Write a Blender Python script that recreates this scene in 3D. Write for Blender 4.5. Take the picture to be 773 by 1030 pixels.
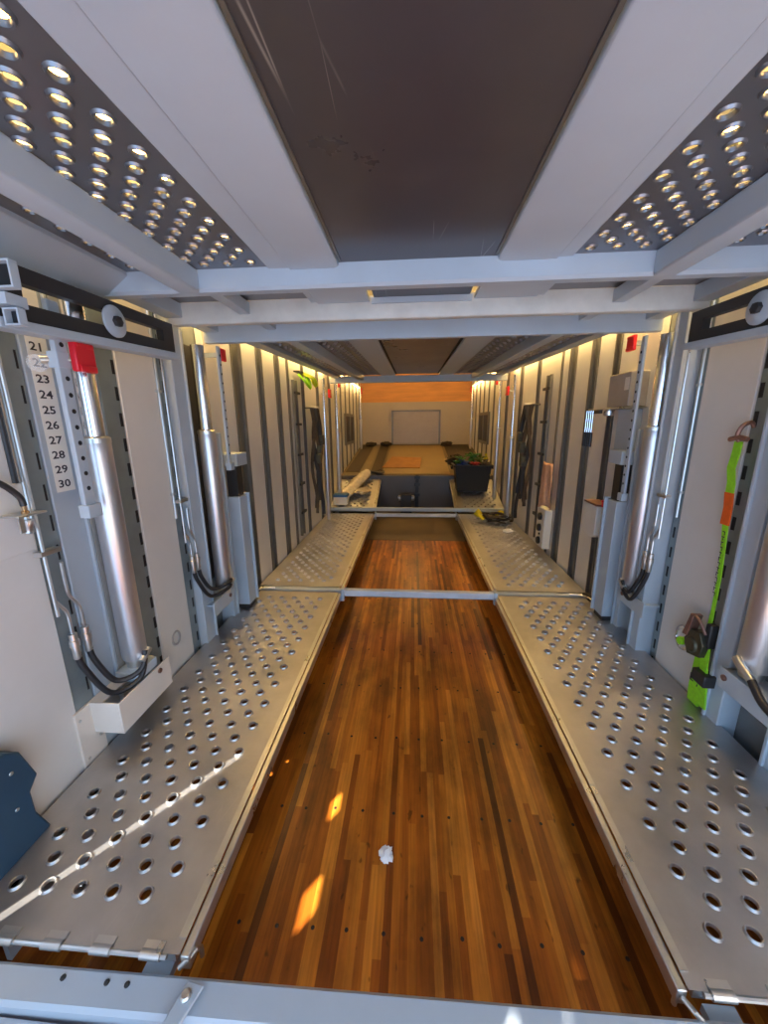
import bpy, bmesh, math, random
from math import pi, sin, cos, radians as rad
from mathutils import Vector, Matrix
for o in list(bpy.data.objects): bpy.data.objects.remove(o)
SC = bpy.context.scene
COL = SC.collection
random.seed(7)

# ------------------------------------------------------------ camera
cd = bpy.data.cameras.new('camera'); cam = bpy.data.objects.new('camera', cd); COL.objects.link(cam)
cd.sensor_fit = 'HORIZONTAL'; cd.sensor_width = 36; cd.lens = 378/773*36; cd.clip_start = .02
R = [[0.9970867566, 0.0084243902, -0.0758091646], [0.0757022069, -0.2309558854, 0.9700147188], [-0.0093367902, -0.972927751, -0.2309207997]]
M = Matrix([[R[i][0], -R[i][1], -R[i][2], 0] for i in range(3)] + [[0, 0, 0, 1]])
cam.matrix_world = Matrix.Translation((-0.045, 0, 1.25)) @ M
SC.camera = cam

# ------------------------------------------------------------ world, sun, exposure
w = bpy.data.worlds.new('world'); SC.world = w; w.use_nodes = True
bg = w.node_tree.nodes['Background']; bg.inputs[0].default_value = (.45, .68, 1.0, 1); bg.inputs[1].default_value = 3.6
sd = bpy.data.lights.new('sun', 'SUN'); sd.energy = 26; sd.angle = rad(.6); sd.color = (1, .93, .82)
sun = bpy.data.objects.new('sun', sd); COL.objects.link(sun)
sun.rotation_euler = Vector((.435, .557, -.707)).to_track_quat('-Z', 'Y').to_euler()
SC.view_settings.view_transform = 'Standard'; SC.view_settings.look = 'None'
SC.view_settings.exposure = 0.15; SC.view_settings.gamma = 1; SC.view_settings.use_curve_mapping = False

# ------------------------------------------------------------ materials
def mat(name, col, rough=.5, metal=0., vary=.12, scale=6., bump=0., stretch=(1, 1, 1), emit=None, es=0, trans=0, rvar=.1, col2=None, alpha=1):
    m = bpy.data.materials.new(name); m.use_nodes = True
    nt = m.node_tree; N = nt.nodes; L = nt.links; b = N['Principled BSDF']
    tc = N.new('ShaderNodeTexCoord'); mp = N.new('ShaderNodeMapping'); mp.inputs['Scale'].default_value = stretch
    nz = N.new('ShaderNodeTexNoise'); nz.inputs['Scale'].default_value = scale; nz.inputs['Detail'].default_value = 6; nz.inputs['Roughness'].default_value = .6
    L.new(tc.outputs['Object'], mp.inputs[0]); L.new(mp.outputs[0], nz.inputs['Vector'])
    cr = N.new('ShaderNodeValToRGB')
    cr.color_ramp.elements[0].position = .3; cr.color_ramp.elements[1].position = .7
    c2 = col2 or tuple(c*(1-vary*2) for c in col)
    cr.color_ramp.elements[0].color = (*c2, 1); cr.color_ramp.elements[1].color = (*col, 1)
    L.new(nz.outputs['Fac'], cr.inputs[0]); L.new(cr.outputs[0], b.inputs['Base Color'])
    mr = N.new('ShaderNodeMapRange'); mr.inputs[3].default_value = max(.02, rough-rvar); mr.inputs[4].default_value = min(1, rough+rvar)
    L.new(nz.outputs['Fac'], mr.inputs[0]); L.new(mr.outputs[0], b.inputs['Roughness'])
    b.inputs['Metallic'].default_value = metal
    if trans: b.inputs['Transmission Weight'].default_value = trans
    if alpha < 1: b.inputs['Alpha'].default_value = alpha
    if bump:
        bp = N.new('ShaderNodeBump'); bp.inputs['Strength'].default_value = bump; bp.inputs['Distance'].default_value = .004
        L.new(nz.outputs['Fac'], bp.inputs['Height']); L.new(bp.outputs[0], b.inputs['Normal'])
    if emit:
        b.inputs['Emission Color'].default_value = (*emit, 1); b.inputs['Emission Strength'].default_value = es
    return m

PAINT = mat('grey_paint', (.46, .525, .59), .38, 0, .05, 3)
PAINT2 = mat('blue_grey_paint', (.40, .46, .52), .42, 0, .06, 3)
SHEET = mat('white_sheet', (.72, .70, .67), .42, 0, .06, 2.2, rvar=.08)
BACK = mat('recess_grey', (.22, .24, .25), .55, .3, .1, 5)
TRACK = mat('track_steel', (.30, .36, .38), .4, .5, .1, 8)
STUDM = mat('stud_aluminium', (.20, .19, .17), .4, .6, .1, 10)
VOID = mat('hole_black', (.012, .012, .014), .8, 0, 0)
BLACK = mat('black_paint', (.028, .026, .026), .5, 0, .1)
RUBBER = mat('black_rubber', (.022, .022, .025), .38, 0, .1)
ALU = mat('aluminium_tread', (.60, .585, .58), .40, .9, .16, 3.2, .05, rvar=.16)
ALUD = mat('deck_plate', (.25, .25, .27), .33, .8, .08, 3)
DARKP = mat('bronze_plate', (.105, .10, .112), .30, .45, .12, 2.5)
CHROME = mat('chrome', (.85, .85, .87), .16, 1, .02, 4, rvar=.05)
BARREL = mat('barrel_steel', (.66, .65, .67), .34, .85, .06, 5, stretch=(1, 1, .15))
STEEL = mat('zinc_steel', (.66, .66, .64), .3, .9, .08, 9)
RED = mat('red_plastic', (.75, .012, .025), .35, 0, .08, 6)
STICK = mat('sticker_white', (.80, .78, .72), .5, 0, .03)
INK = mat('ink', (.03, .025, .035), .6, 0, 0)
CREAM = mat('cream_box', (.74, .66, .58), .45, 0, .04)
BLUEB = mat('dark_blue_box', (.018, .06, .11), .5, 0, .1)
LIME = mat('lime_webbing', (.34, .80, .02), .7, 0, .12, 60, .2)
ORANGE = mat('orange_webbing', (.85, .13, .01), .7, 0, .1, 50, .2)
RUST = mat('rusty_pink_steel', (.36, .20, .16), .45, .7, .2, 20)
OLIVE = mat('greasy_steel', (.13, .12, .08), .45, .7, .2, 20)
ROOF = mat('roof_white', (.80, .76, .66), .5, 0, .04)
TAN = mat('tan_steel_floor', (.20, .145, .065), .6, .1, .2, 4, .1)
BROWN = mat('dark_brown_mat', (.055, .035, .018), .75, 0, .2, 6)
STRIPE = mat('tan_mat', (.23, .17, .09), .7, 0, .15, 6)
CARD = mat('orange_cardboard', (.42, .19, .05), .8, 0, .15, 7)
PLY = mat('plywood_header', (.80, .36, .09), .6, 0, .14, 3, stretch=(.5, 1, 4))
NOSE = mat('nose_wall_beige', (.46, .39, .30), .5, 0, .05, 2)
RISER = mat('riser_plate', (.12, .10, .085), .42, .1, .06, 3)
TOWEL = mat('peach_cloth', (.66, .38, .24), .9, 0, .12, 30, .4)
PLASTIC = mat('tote_black', (.010, .010, .010), .62, 0, .1)
WHITEP = mat('white_plastic', (.75, .73, .68), .45, 0, .06, 8)
PAPER = mat('white_paper', (.85, .85, .85), .8, 0, .03, 20, .2)
YEL = mat('yellow_webbing', (.75, .62, .02), .7, 0, .1, 40)
GREEN = mat('green_webbing', (.05, .20, .03), .75, 0, .2, 40)
BLUEW = mat('blue_webbing', (.02, .06, .22), .75, 0, .2, 40)
REDW = mat('red_webbing', (.38, .02, .03), .75, 0, .2, 40)
DIRTY = mat('dirty_strap', (.07, .05, .035), .8, 0, .3, 30)
FILM = mat('plastic_film', (.75, .66, .50), .18, 0, .15, 18, .9)
BLUEL = mat('blue_print', (.05, .16, .38), .5, 0, .1)
LED2 = mat('roof_led', (1, .8, .4), .5, 0, 0, emit=(1, .55, .13), es=24)
LED = mat('warm_led', (1, .8, .4), .5, 0, 0, emit=(1, .60, .18), es=11)
CLEAR = mat('clear_disc', (.8, .8, .8), .2, 0, .02, alpha=.22)

def wood():
    m = bpy.data.materials.new('laminated_oak_floor'); m.use_nodes = True
    nt = m.node_tree; N = nt.nodes; L = nt.links; b = N['Principled BSDF']
    tc = N.new('ShaderNodeTexCoord')
    def math_(op, x, y=None):
        n_ = N.new('ShaderNodeMath'); n_.operation = op
        for i_, q in enumerate((x, y)):
            if q is None: continue
            if isinstance(q, (int, float)): n_.inputs[i_].default_value = q
            else: L.new(q, n_.inputs[i_])
        return n_.outputs[0]
    sx = N.new('ShaderNodeSeparateXYZ'); L.new(tc.outputs['Object'], sx.inputs[0])
    row = math_('DIVIDE', sx.outputs[0], .0245); ri = math_('FLOOR', row); rf = math_('SUBTRACT', row, ri)
    w1 = N.new('ShaderNodeTexWhiteNoise'); w1.noise_dimensions = '1D'; L.new(ri, w1.inputs['W'])
    ln = math_('DIVIDE', math_('ADD', sx.outputs[1], math_('MULTIPLY', w1.outputs['Value'], 7.0)), math_('ADD', math_('MULTIPLY', w1.outputs['Value'], .5), .65))
    li = math_('FLOOR', ln); lf = math_('SUBTRACT', ln, li)
    cb = N.new('ShaderNodeCombineXYZ'); L.new(ri, cb.inputs[0]); L.new(li, cb.inputs[1])
    w2 = N.new('ShaderNodeTexWhiteNoise'); w2.noise_dimensions = '2D'; L.new(cb.outputs[0], w2.inputs['Vector'])
    seam = math_('MAXIMUM', math_('LESS_THAN', rf, .035), math_('LESS_THAN', lf, .002))
    cr = N.new('ShaderNodeValToRGB'); e = cr.color_ramp.elements
    e[0].color = (.13, .030, .004, 1); e[1].color = (.60, .21, .025, 1)
    for p, c in ((.12, (.27, .066, .006, 1)), (.45, (.38, .102, .008, 1)), (.75, (.48, .150, .013, 1)), (.92, (.58, .20, .02, 1))):
        n_ = e.new(p); n_.color = c
    L.new(w2.outputs['Value'], cr.inputs[0])
    # grain along the strips
    mg = N.new('ShaderNodeMapping'); mg.inputs['Scale'].default_value = (38, 1.6, 1)
    L.new(tc.outputs['Object'], mg.inputs[0])
    gn = N.new('ShaderNodeTexNoise'); gn.inputs['Scale'].default_value = 3; gn.inputs['Detail'].default_value = 8
    L.new(mg.outputs[0], gn.inputs['Vector'])
    gr = N.new('ShaderNodeMapRange'); gr.inputs[1].default_value = .3; gr.inputs[2].default_value = .75; gr.inputs[3].default_value = .74; gr.inputs[4].default_value = 1.2
    L.new(gn.outputs['Fac'], gr.inputs[0])
    mx = N.new('ShaderNodeMix'); mx.data_type = 'RGBA'; mx.blend_type = 'MULTIPLY'; mx.inputs[0].default_value = 1
    L.new(cr.outputs[0], mx.inputs[6]); L.new(gr.outputs[0], mx.inputs[7])
    # stains and wear
    sn = N.new('ShaderNodeTexNoise'); sn.inputs['Scale'].default_value = 3.2; sn.inputs['Detail'].default_value = 7; sn.inputs['Roughness'].default_value = .62
    ms = N.new('ShaderNodeMapping'); ms.inputs['Scale'].default_value = (1.5, .7, 1); L.new(tc.outputs['Object'], ms.inputs[0]); L.new(ms.outputs[0], sn.inputs['Vector'])
    sr = N.new('ShaderNodeMapRange'); sr.inputs[1].default_value = .42; sr.inputs[2].default_value = .66; sr.inputs[3].default_value = 1.12; sr.inputs[4].default_value = .48
    L.new(sn.outputs['Fac'], sr.inputs[0])
    m2 = N.new('ShaderNodeMix'); m2.data_type = 'RGBA'; m2.blend_type = 'MULTIPLY'; m2.inputs[0].default_value = 1
    L.new(mx.outputs[2], m2.inputs[6]); L.new(sr.outputs[0], m2.inputs[7])
    # small dark spots
    vo = N.new('ShaderNodeTexNoise'); vo.inputs['Scale'].default_value = 24; vo.inputs['Detail'].default_value = 2
    L.new(ms.outputs[0], vo.inputs['Vector'])
    vr = N.new('ShaderNodeMapRange'); vr.inputs[1].default_value = .70; vr.inputs[2].default_value = .76; vr.inputs[3].default_value = 1; vr.inputs[4].default_value = .45
    L.new(vo.outputs['Fac'], vr.inputs[0])
    m3 = N.new('ShaderNodeMix'); m3.data_type = 'RGBA'; m3.blend_type = 'MULTIPLY'; m3.inputs[0].default_value = 1
    L.new(m2.outputs[2], m3.inputs[6]); L.new(vr.outputs[0], m3.inputs[7])
    L.new(m3.outputs[2], b.inputs['Base Color'])
    rr = N.new('ShaderNodeMapRange'); rr.inputs[3].default_value = .22; rr.inputs[4].default_value = .45; b.inputs['Specular IOR Level'].default_value = .38
    L.new(sn.outputs['Fac'], rr.inputs[0]); L.new(rr.outputs[0], b.inputs['Roughness'])
    bp = N.new('ShaderNodeBump'); bp.inputs['Strength'].default_value = .25; bp.inputs['Distance'].default_value = .002
    L.new(seam, bp.inputs['Height']); bp.invert = True; L.new(bp.outputs[0], b.inputs['Normal'])
    return m
WOOD = wood()

def scratched(m, sc=5., lo=.0, amount=.5):
    """thin pale scratches: real wear of the metal"""
    nt = m.node_tree; N = nt.nodes; L = nt.links; b = N['Principled BSDF']
    src = b.inputs['Base Color'].links[0].from_socket
    tc = N.new('ShaderNodeTexCoord'); mp = N.new('ShaderNodeMapping'); mp.inputs['Scale'].default_value = (3, .35, 1); mp.inputs['Rotation'].default_value = (0, 0, .5)
    v = N.new('ShaderNodeTexVoronoi'); v.feature = 'DISTANCE_TO_EDGE'; v.inputs['Scale'].default_value = sc
    nz = N.new('ShaderNodeTexNoise'); nz.inputs['Scale'].default_value = 4
    L.new(tc.outputs['Object'], mp.inputs[0]); L.new(mp.outputs[0], v.inputs['Vector']); L.new(tc.outputs['Object'], nz.inputs['Vector'])
    a = N.new('ShaderNodeMapRange'); a.inputs[1].default_value = 0; a.inputs[2].default_value = .012; a.inputs[3].default_value = 1; a.inputs[4].default_value = 0
    L.new(v.outputs['Distance'], a.inputs[0])
    c = N.new('ShaderNodeMapRange'); c.inputs[1].default_value = .58; c.inputs[2].default_value = .7; c.inputs[3].default_value = 0; c.inputs[4].default_value = amount
    L.new(nz.outputs['Fac'], c.inputs[0])
    mu = N.new('ShaderNodeMath'); mu.operation = 'MULTIPLY'; L.new(a.outputs[0], mu.inputs[0]); L.new(c.outputs[0], mu.inputs[1])
    mx = N.new('ShaderNodeMix'); mx.data_type = 'RGBA'; mx.inputs[7].default_value = (.6, .58, .55, 1)
    L.new(mu.outputs[0], mx.inputs[0]); L.new(src, mx.inputs[6]); L.new(mx.outputs[2], b.inputs['Base Color'])
scratched(DARKP, 4); scratched(ALU, 6, 0, .6)

# ------------------------------------------------------------ mesh helpers
class MB:
    def __init__(s): s.v = []; s.f = []; s.T = None
    def add(s, vs, fs):
        n = len(s.v)
        s.v += [tuple(s.T @ Vector(v)) if s.T else tuple(v) for v in vs]
        s.f += [tuple(i+n for i in f) for f in fs]; return s
    def box(s, x0, x1, y0, y1, z0, z1):
        if x0 > x1: x0, x1 = x1, x0
        if y0 > y1: y0, y1 = y1, y0
        if z0 > z1: z0, z1 = z1, z0
        return s.add([(x0, y0, z0), (x1, y0, z0), (x1, y1, z0), (x0, y1, z0), (x0, y0, z1), (x1, y0, z1), (x1, y1, z1), (x0, y1, z1)],
                     [(0, 3, 2, 1), (4, 5, 6, 7), (0, 1, 5, 4), (1, 2, 6, 5), (2, 3, 7, 6), (3, 0, 4, 7)])
    def sweep(s, pts, ring, closed_ring=True, cap=True):
        """ring: list of (a,b) offsets in the frame of the path"""
        pts = [Vector(p) for p in pts]; n = len(ring); vs = []
        up = None
        for i, p in enumerate(pts):
            t = (pts[min(i+1, len(pts)-1)] - pts[max(i-1, 0)]).normalized()
            if up is None:
                up = Vector((0, 0, 1)) if abs(t.z) < .9 else Vector((0, 1, 0))
            sd_ = t.cross(up).normalized(); up = sd_.cross(t).normalized()
            for a, b in ring: vs.append(p + sd_*a + up*b)
        fs = []
        for i in range(len(pts)-1):
            for j in range(n):
                k = (j+1) % n
                fs.append((i*n+j, i*n+k, (i+1)*n+k, (i+1)*n+j))
        if cap: fs += [tuple(reversed(range(n))), tuple(range((len(pts)-1)*n, len(pts)*n))]
        return s.add(vs, fs)
    def tube(s, pts, r, n=12):
        return s.sweep(pts, [(r*cos(2*pi*k/n), r*sin(2*pi*k/n)) for k in range(n)])
    def ribbon(s, pts, wd, th):
        return s.sweep(pts, [(-wd/2, -th/2), (wd/2, -th/2), (wd/2, th/2), (-wd/2, th/2)])
    def lathe(s, base, axis, prof, n=24):
        """prof: (r, t) along axis from base"""
        a = Vector(axis).normalized(); q = a.to_track_quat('Z', 'Y').to_matrix(); base = Vector(base); vs = []
        for r, t in prof:
            for k in range(n): vs.append(base + q @ Vector((r*cos(2*pi*k/n), r*sin(2*pi*k/n), t)))
        fs = []
        for i in range(len(prof)-1):
            for k in range(n):
                j = (k+1) % n; fs.append((i*n+k, i*n+j, (i+1)*n+j, (i+1)*n+k))
        fs += [tuple(reversed(range(n))), tuple(range((len(prof)-1)*n, len(prof)*n))]
        return s.add(vs, fs)
    def prism(s, poly, lo, hi, axis='x'):
        """polygon in the two other axes, extruded along axis"""
        n = len(poly)
        P = {'x': lambda a, b, t: (t, a, b), 'y': lambda a, b, t: (a, t, b), 'z': lambda a, b, t: (a, b, t)}[axis]
        vs = [P(a, b, lo) for a, b in poly] + [P(a, b, hi) for a, b in poly]
        fs = [tuple(reversed(range(n))), tuple(range(n, 2*n))] + [(i, (i+1) % n, n+(i+1) % n, n+i) for i in range(n)]
        return s.add(vs, fs)
    def chan(s, x0, x1, y0, y1, z0, z1, t, open_='x+'):
        """vertical C channel, open towards x+ or x-"""
        s.box(x0, x1, y0, y0+t, z0, z1); s.box(x0, x1, y1-t, y1, z0, z1)
        if open_ == 'x+': s.box(x0, x0+t, y0+t, y1-t, z0, z1)
        else: s.box(x1-t, x1, y0+t, y1-t, z0, z1)
        return s

def wloc(o):
    p = Vector((0, 0, 0))
    while o: p += o.location; o = o.parent
    return p
def obj(name, mb, m, parent=None, label=None, bev=0, smooth=40, kind=None):
    me = bpy.data.meshes.new(name); v = mb.v
    if parent is not None:
        off = wloc(parent); v = [Vector(p)-off for p in v]; loc = (0, 0, 0)
    else:
        xs, ys, zs = zip(*v); loc = Vector(((min(xs)+max(xs))/2, (min(ys)+max(ys))/2, min(zs))); v = [Vector(p)-loc for p in v]
    me.from_pydata([tuple(p) for p in v], [], mb.f)
    bm = bmesh.new(); bm.from_mesh(me); bmesh.ops.recalc_face_normals(bm, faces=bm.faces); bm.to_mesh(me); bm.free()
    me.materials.append(m)
    if smooth:
        for p in me.polygons: p.use_smooth = True
        me.set_sharp_from_angle(angle=rad(smooth))
    o = bpy.data.objects.new(name, me); COL.objects.link(o); o.location = loc
    if parent is not None: o.parent = parent
    if label: o['label'] = label
    if kind: o['kind'] = kind
    if bev:
        b = o.modifiers.new('bevel', 'BEVEL'); b.width = bev; b.segments = 2; b.limit_method = 'ANGLE'; b.angle_limit = rad(50)
    return o
def tag(o, label, cat, group=None):
    o['label'] = label; o['category'] = cat
    if group: o['group'] = group
    return o
def thing(name, label, cat, loc=(0, 0, 0), group=None):
    o = bpy.data.objects.new(name, None); COL.objects.link(o); o.location = loc; o.empty_display_size = .05
    return tag(o, label, cat, group)
def struct(name, mb, m, parent=None, **k):
    o = obj(name, mb, m, parent, **k)
    if parent is None: o['kind'] = 'structure'
    return o
def bx(*a): return MB().box(*a)
def text_mb(lines, size, place):
    """lines: (string, u, v) placed by place(u, v) -> world point"""
    out = MB()
    for st, u, v, sz in lines:
        c = bpy.data.curves.new('t', 'FONT'); c.body = st; c.size = sz; c.align_x = 'CENTER'; c.align_y = 'CENTER'; c.resolution_u = 2; c.offset = sz*.022
        o = bpy.data.objects.new('t', c); COL.objects.link(o)
        dg = bpy.context.evaluated_depsgraph_get(); me = bpy.data.meshes.new_from_object(o.evaluated_get(dg))
        out.add([place(u+p.co.x, v+p.co.y) for p in me.vertices], [tuple(p.vertices) for p in me.polygons])
        bpy.data.objects.remove(o); bpy.data.curves.remove(c); bpy.data.meshes.remove(me)
    return out

# ============================================================ the setting
WX = 1.27                       # face of the wall sheets
YB, YF = -1.3, 9.0              # open rear, nose wall
ZR = 2.42
# laminated wood floor and the steel floor further on
struct('floor', bx(-1.34, 1.34, YB, 4.55, -.26, -.2), WOOD)
struct('floor', bx(-1.34, 1.34, 4.56, 6.28, -.26, -.2), mat('shaded_tan_steel', (.15, .105, .055), .6, .1, .2, 4, .1))  # tan floor colour darkened to carry the shade at the far end
struct('ceiling', bx(-1.36, 1.36, YB, YF, ZR, ZR+.04), ROOF)
struct('wall_step', bx(-1.31, 1.31, 6.28, 6.31, -.2, .385), RISER)
# raised nose floor: slopes up to the nose wall
NF = lambda y: .39+(y-6.3)*(.75-.39)/(YF-6.3)
struct('floor', MB().prism([(6.31, .32), (YF, .70), (YF, .75), (6.31, .385)], -1.34, 1.34, 'x'), TAN)
# nose wall with its hatch and the plywood header above
wf = struct('wall_front', MB().box(-1.3, 1.3, YF, YF+.05, .6, 1.71), NOSE)
struct('wall_front', bx(-1.3, 1.3, YF+.01, YF+.05, 1.71, ZR), PLY)
dm = MB().box(-.5, .53, YF-.012, YF, .77, 1.49)
d1 = struct('door_1', dm, mat('hatch_panel', (.38, .32, .27), .42, .1, .05), bev=.003)
fm = MB().box(-.55, -.51, YF-.03, YF, .76, 1.53).box(.54, .58, YF-.03, YF, .76, 1.53).box(-.55, .58, YF-.03, YF, 1.495, 1.53)
struct('door_frame', fm, STUDM, d1)

def wall(side, gaps, studs, sun_slits=()):
    s = -1 if side == 'left' else 1
    back = MB().box(s*1.34, s*1.315, .9, YF, -.26, ZR)
    wl = struct('wall_'+side, back, BACK)
    edges = [YB] + sorted([v for g in gaps for v in g]) + [YF]
    for i in range(0, len(edges), 2):
        a, b = edges[i], edges[i+1]
        m = MB()
        if a < 0 and sun_slits:
            ys = sorted(sun_slits); cur = a
            for (y0, y1, z0, z1) in ys:
                m.box(s*1.30, s*WX, cur, y0, -.2, ZR); m.box(s*1.30, s*WX, y0, y1, -.2, z0); m.box(s*1.30, s*WX, y0, y1, z1, ZR); cur = y1
            m.box(s*1.30, s*WX, cur, b, -.2, ZR)
        else: m.box(s*1.312, s*WX, a, b, -.2, ZR)
        struct('panel', m, SHEET, wl, bev=.0 if sun_slits and a < 0 else .003)
    for i, (a, b) in enumerate(studs):       # aluminium studs standing between the sheets: two lips and a web
        t = MB().box(s*1.31, s*1.285, a+.002, b-.002, -.2, ZR).box(s*1.285, s*1.262, a+.004, a+.016, -.2, ZR).box(s*1.285, s*1.262, b-.016, b-.004, -.2, ZR)
        struct('trim_%d' % (i+1+(20 if s > 0 else 0)), t, STUDM)
    return wl
LS = [(2.60, 2.76), (3.02, 3.14), (3.42, 3.54), (3.74, 3.80), (4.22, 4.32), (4.86, 4.98), (5.55, 5.68), (6.0, 6.1), (6.45, 6.55), (6.9, 7.0), (7.35, 7.45), (7.8, 7.9), (8.25, 8.35), (8.7, 8.8)]
RS = [(2.66, 2.74), (2.96, 3.08), (3.34, 3.48), (3.62, 3.66), (4.22, 4.32), (4.86, 4.98), (5.55, 5.68), (6.0, 6.1), (6.45, 6.55), (6.9, 7.0), (7.35, 7.45), (7.8, 7.9), (8.25, 8.35), (8.7, 8.8)]
wall('left', [(1.08, 1.56), (1.80, 2.26)] + LS, LS,
     sun_slits=[(-.42, -.29, 1.25, 1.37), (-.13, -.02, 1.29, 1.39), (.375, .45, .22, .98)])  # unseen openings added to the wall to shape the sun streak and floor patches
wall('right', [(1.14, 1.62), (1.90, 2.28)] + RS, RS)

# ============================================================ lower perforated ramps
def perf(mb, x0, x1, y0, y1, z, cx0, n, px, py, ry0, rows, r, dz, th=.004, seg=8, half=None, offx=None):
    """sheet with staggered flanged holes; cx0 = centre x of first hole of even rows"""
    half = px/2 if half is None else half
    ye = ry0 + rows*py
    mb.add([(x0, y0, z), (x1, y0, z), (x1, ry0, z), (x0, ry0, z)], [(0, 1, 2, 3)])
    mb.add([(x0, ye, z), (x1, ye, z), (x1, y1, z), (x0, y1, z)], [(0, 1, 2, 3)])
    for j in range(rows):
        ya, yb = ry0+j*py, ry0+(j+1)*py
        c0 = cx0 + (half if j % 2 else 0); yc = (ya+yb)/2
        a = c0-px/2; b = a+n*px
        mb.add([(x0, ya, z), (a, ya, z), (a, yb, z), (x0, yb, z)], [(0, 1, 2, 3)])
        mb.add([(b, ya, z), (x1, ya, z), (x1, yb, z), (b, yb, z)], [(0, 1, 2, 3)])
        for i in range(n):
            xc = c0+i*px
            sq = []
            for k in range(seg):
                t = 2*pi*(k+.5)/seg if seg == 8 else 2*pi*k/seg
                cx_, sy_ = cos(t), sin(t); mxx = max(abs(cx_), abs(sy_))
                sq.append((xc+cx_/mxx*px/2, yc+sy_/mxx*py/2, z))
            # corners are exact only when a vertex lies on them: use 8 octagon-free rings from explicit points
            h, v = px/2, py/2
            sq = []; an = []
            per = [(1, 0), (1, 1), (0, 1), (-1, 1), (-1, 0), (-1, -1), (0, -1), (1, -1)]
            if seg == 16:
                per = [(1, 0), (1, .5), (1, 1), (.5, 1), (0, 1), (-.5, 1), (-1, 1), (-1, .5), (-1, 0), (-1, -.5), (-1, -1), (-.5, -1), (0, -1), (.5, -1), (1, -1), (1, -.5)]
            for k, (u, w_) in enumerate(per): sq.append((xc+u*h, yc+w_*v, z))
            def ring(rr, zz): return [(xc+rr*cos(2*pi*k/seg), yc+rr*sin(2*pi*k/seg), zz) for k in range(seg)]
            vs = sq + ring(r*1.5, z) + ring(r*1.28, z+dz) + ring(r*1.08, z+dz*.9) + ring(r, z+dz*.2) + ring(r, z-(th if dz > 0 else -th))
            fs = []
            for q in range(5):
                for k in range(seg):
                    k2 = (k+1) % seg; fs.append((q*seg+k, q*seg+k2, (q+1)*seg+k2, (q+1)*seg+k))
            mb.add(vs, fs)
    return mb

RI, RO = .585, 1.255
def ramp(label, s, y0, y1, T=None, seg=16, hinge=True, name='perforated_ramp', grp=None):
    t = thing(name, label, 'ramp', (s*.92, (y0+y1)/2, 0) if T is None else (s*.92, 5.3, .05), grp)
    inn = -.60 if s < 0 else .585; out = s*RO
    a, b = min(inn, out), max(inn, out)
    rows = int((y1-y0-.12)/.066)
    ry = y0+.075
    m = MB(); m.T = T
    c0 = (-1.146 if s < 0 else .715)
    perf(m, a, b, y0, y1, 0, c0, 5, .0955, .066, ry, rows, .0140, .0072, seg=seg)
    o = obj('tread_plate', m, ALU, t, smooth=32)
    m = MB(); m.T = T
    m.box(inn, inn+s*-.004, y0, y1, -.045, -.001).box(inn, inn-s*.028, y0, y1, -.012, -.004) if False else None
    m.box(min(inn, inn-s*.022), max(inn, inn-s*.022), y0+.0, y1, -.05, -.006)
    obj('side_rail', m, STEEL, t, bev=.003)
    m = MB(); m.T = T; m.box(out-s*.02, out, y0, y1, -.045, -.004)
    obj('outer_rail', m, STEEL, t, label='narrow rail under the wall side edge')
    m = MB(); m.T = T; m.box(a+.02, b-.02, y1-.03, y1-.004, -.045, -.004); obj('end_angle', m, STEEL, t)
    m = MB(); m.T = T; m.box(a+.02, b-.02, y0+.01, y0+.03, -.045, -.004); obj('end_angle', m, STEEL, t)
    # folded weld strip along the inner lip
    m = MB(); m.T = T; m.box(min(inn-s*.0, inn+s*.02), max(inn, inn+s*.02), y0+.03, y1-.03, .0, .0025)
    obj('lip_strip', m, STEEL, t)
    if hinge:
        m = MB(); m.T = T; m.tube([(a+.03, y0-.004, -.004), (b-.03, y0-.004, -.004)], .006, 8)
        h = obj('hinge_rod', m, STEEL, t)
        for k in range(5):
            xx = a+.07+k*(b-a-.14)/4
            m = MB(); m.T = T; m.tube([(xx-.025, y0-.004, -.002), (xx+.025, y0-.004, -.002)], .0105, 10); m.box(xx-.025, xx+.025, y0, y0+.02, .0, .004)
            obj('hinge_knuckle', m, STEEL, t)
    return t
ramp('left foreground perforated aluminium ramp crossed by a pale light streak', -1, .598, 2.60)
ramp('right foreground perforated aluminium ramp beside the lime ratchet strap', 1, .625, 2.61)
ramp('left perforated aluminium ramp between the two cross tubes', -1, 2.70, 5.16, seg=8, hinge=False)
ramp('right perforated aluminium ramp holding the dark strap heap', 1, 2.70, 5.16, seg=8, hinge=False)
T3 = Matrix.Translation((0, 5.27, .03)) @ Matrix.Rotation(rad(16.2), 4, 'X') @ Matrix.Translation((0, -5.27, 0))
ramp('left sloping perforated ramp under the plastic wrapped roll', -1, 5.27, 6.5, T3, seg=8, hinge=False, name='sloping_ramp')
ramp('right sloping perforated ramp under the black tote', 1, 5.27, 6.5, T3, seg=8, hinge=False, name='sloping_ramp')
# supports under the ramps that carry them off the floor
for s in (-1, 1):
    for y0, y1 in ((.65, 2.58), (2.72, 5.14)):
        t = thing('ramp_stringer', '%s wall-side steel stringer carrying the %s ramp' % ('left' if s < 0 else 'right', 'foreground' if y0 < 1 else 'middle'), 'support', (s*1.22, y0, -.2))
        obj('web', bx(s*1.15, s*1.165, y0, y1, -.2, -.046), PAINT2, t)
        for k in range(4):
            yy = y0+.1+k*(y1-y0-.2)/3
            obj('gusset', MB().prism([(s*.9, -.046), (s*1.15, -.046), (s*1.15, -.19)], yy, yy+.008, 'y'), PAINT2, t)

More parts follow.
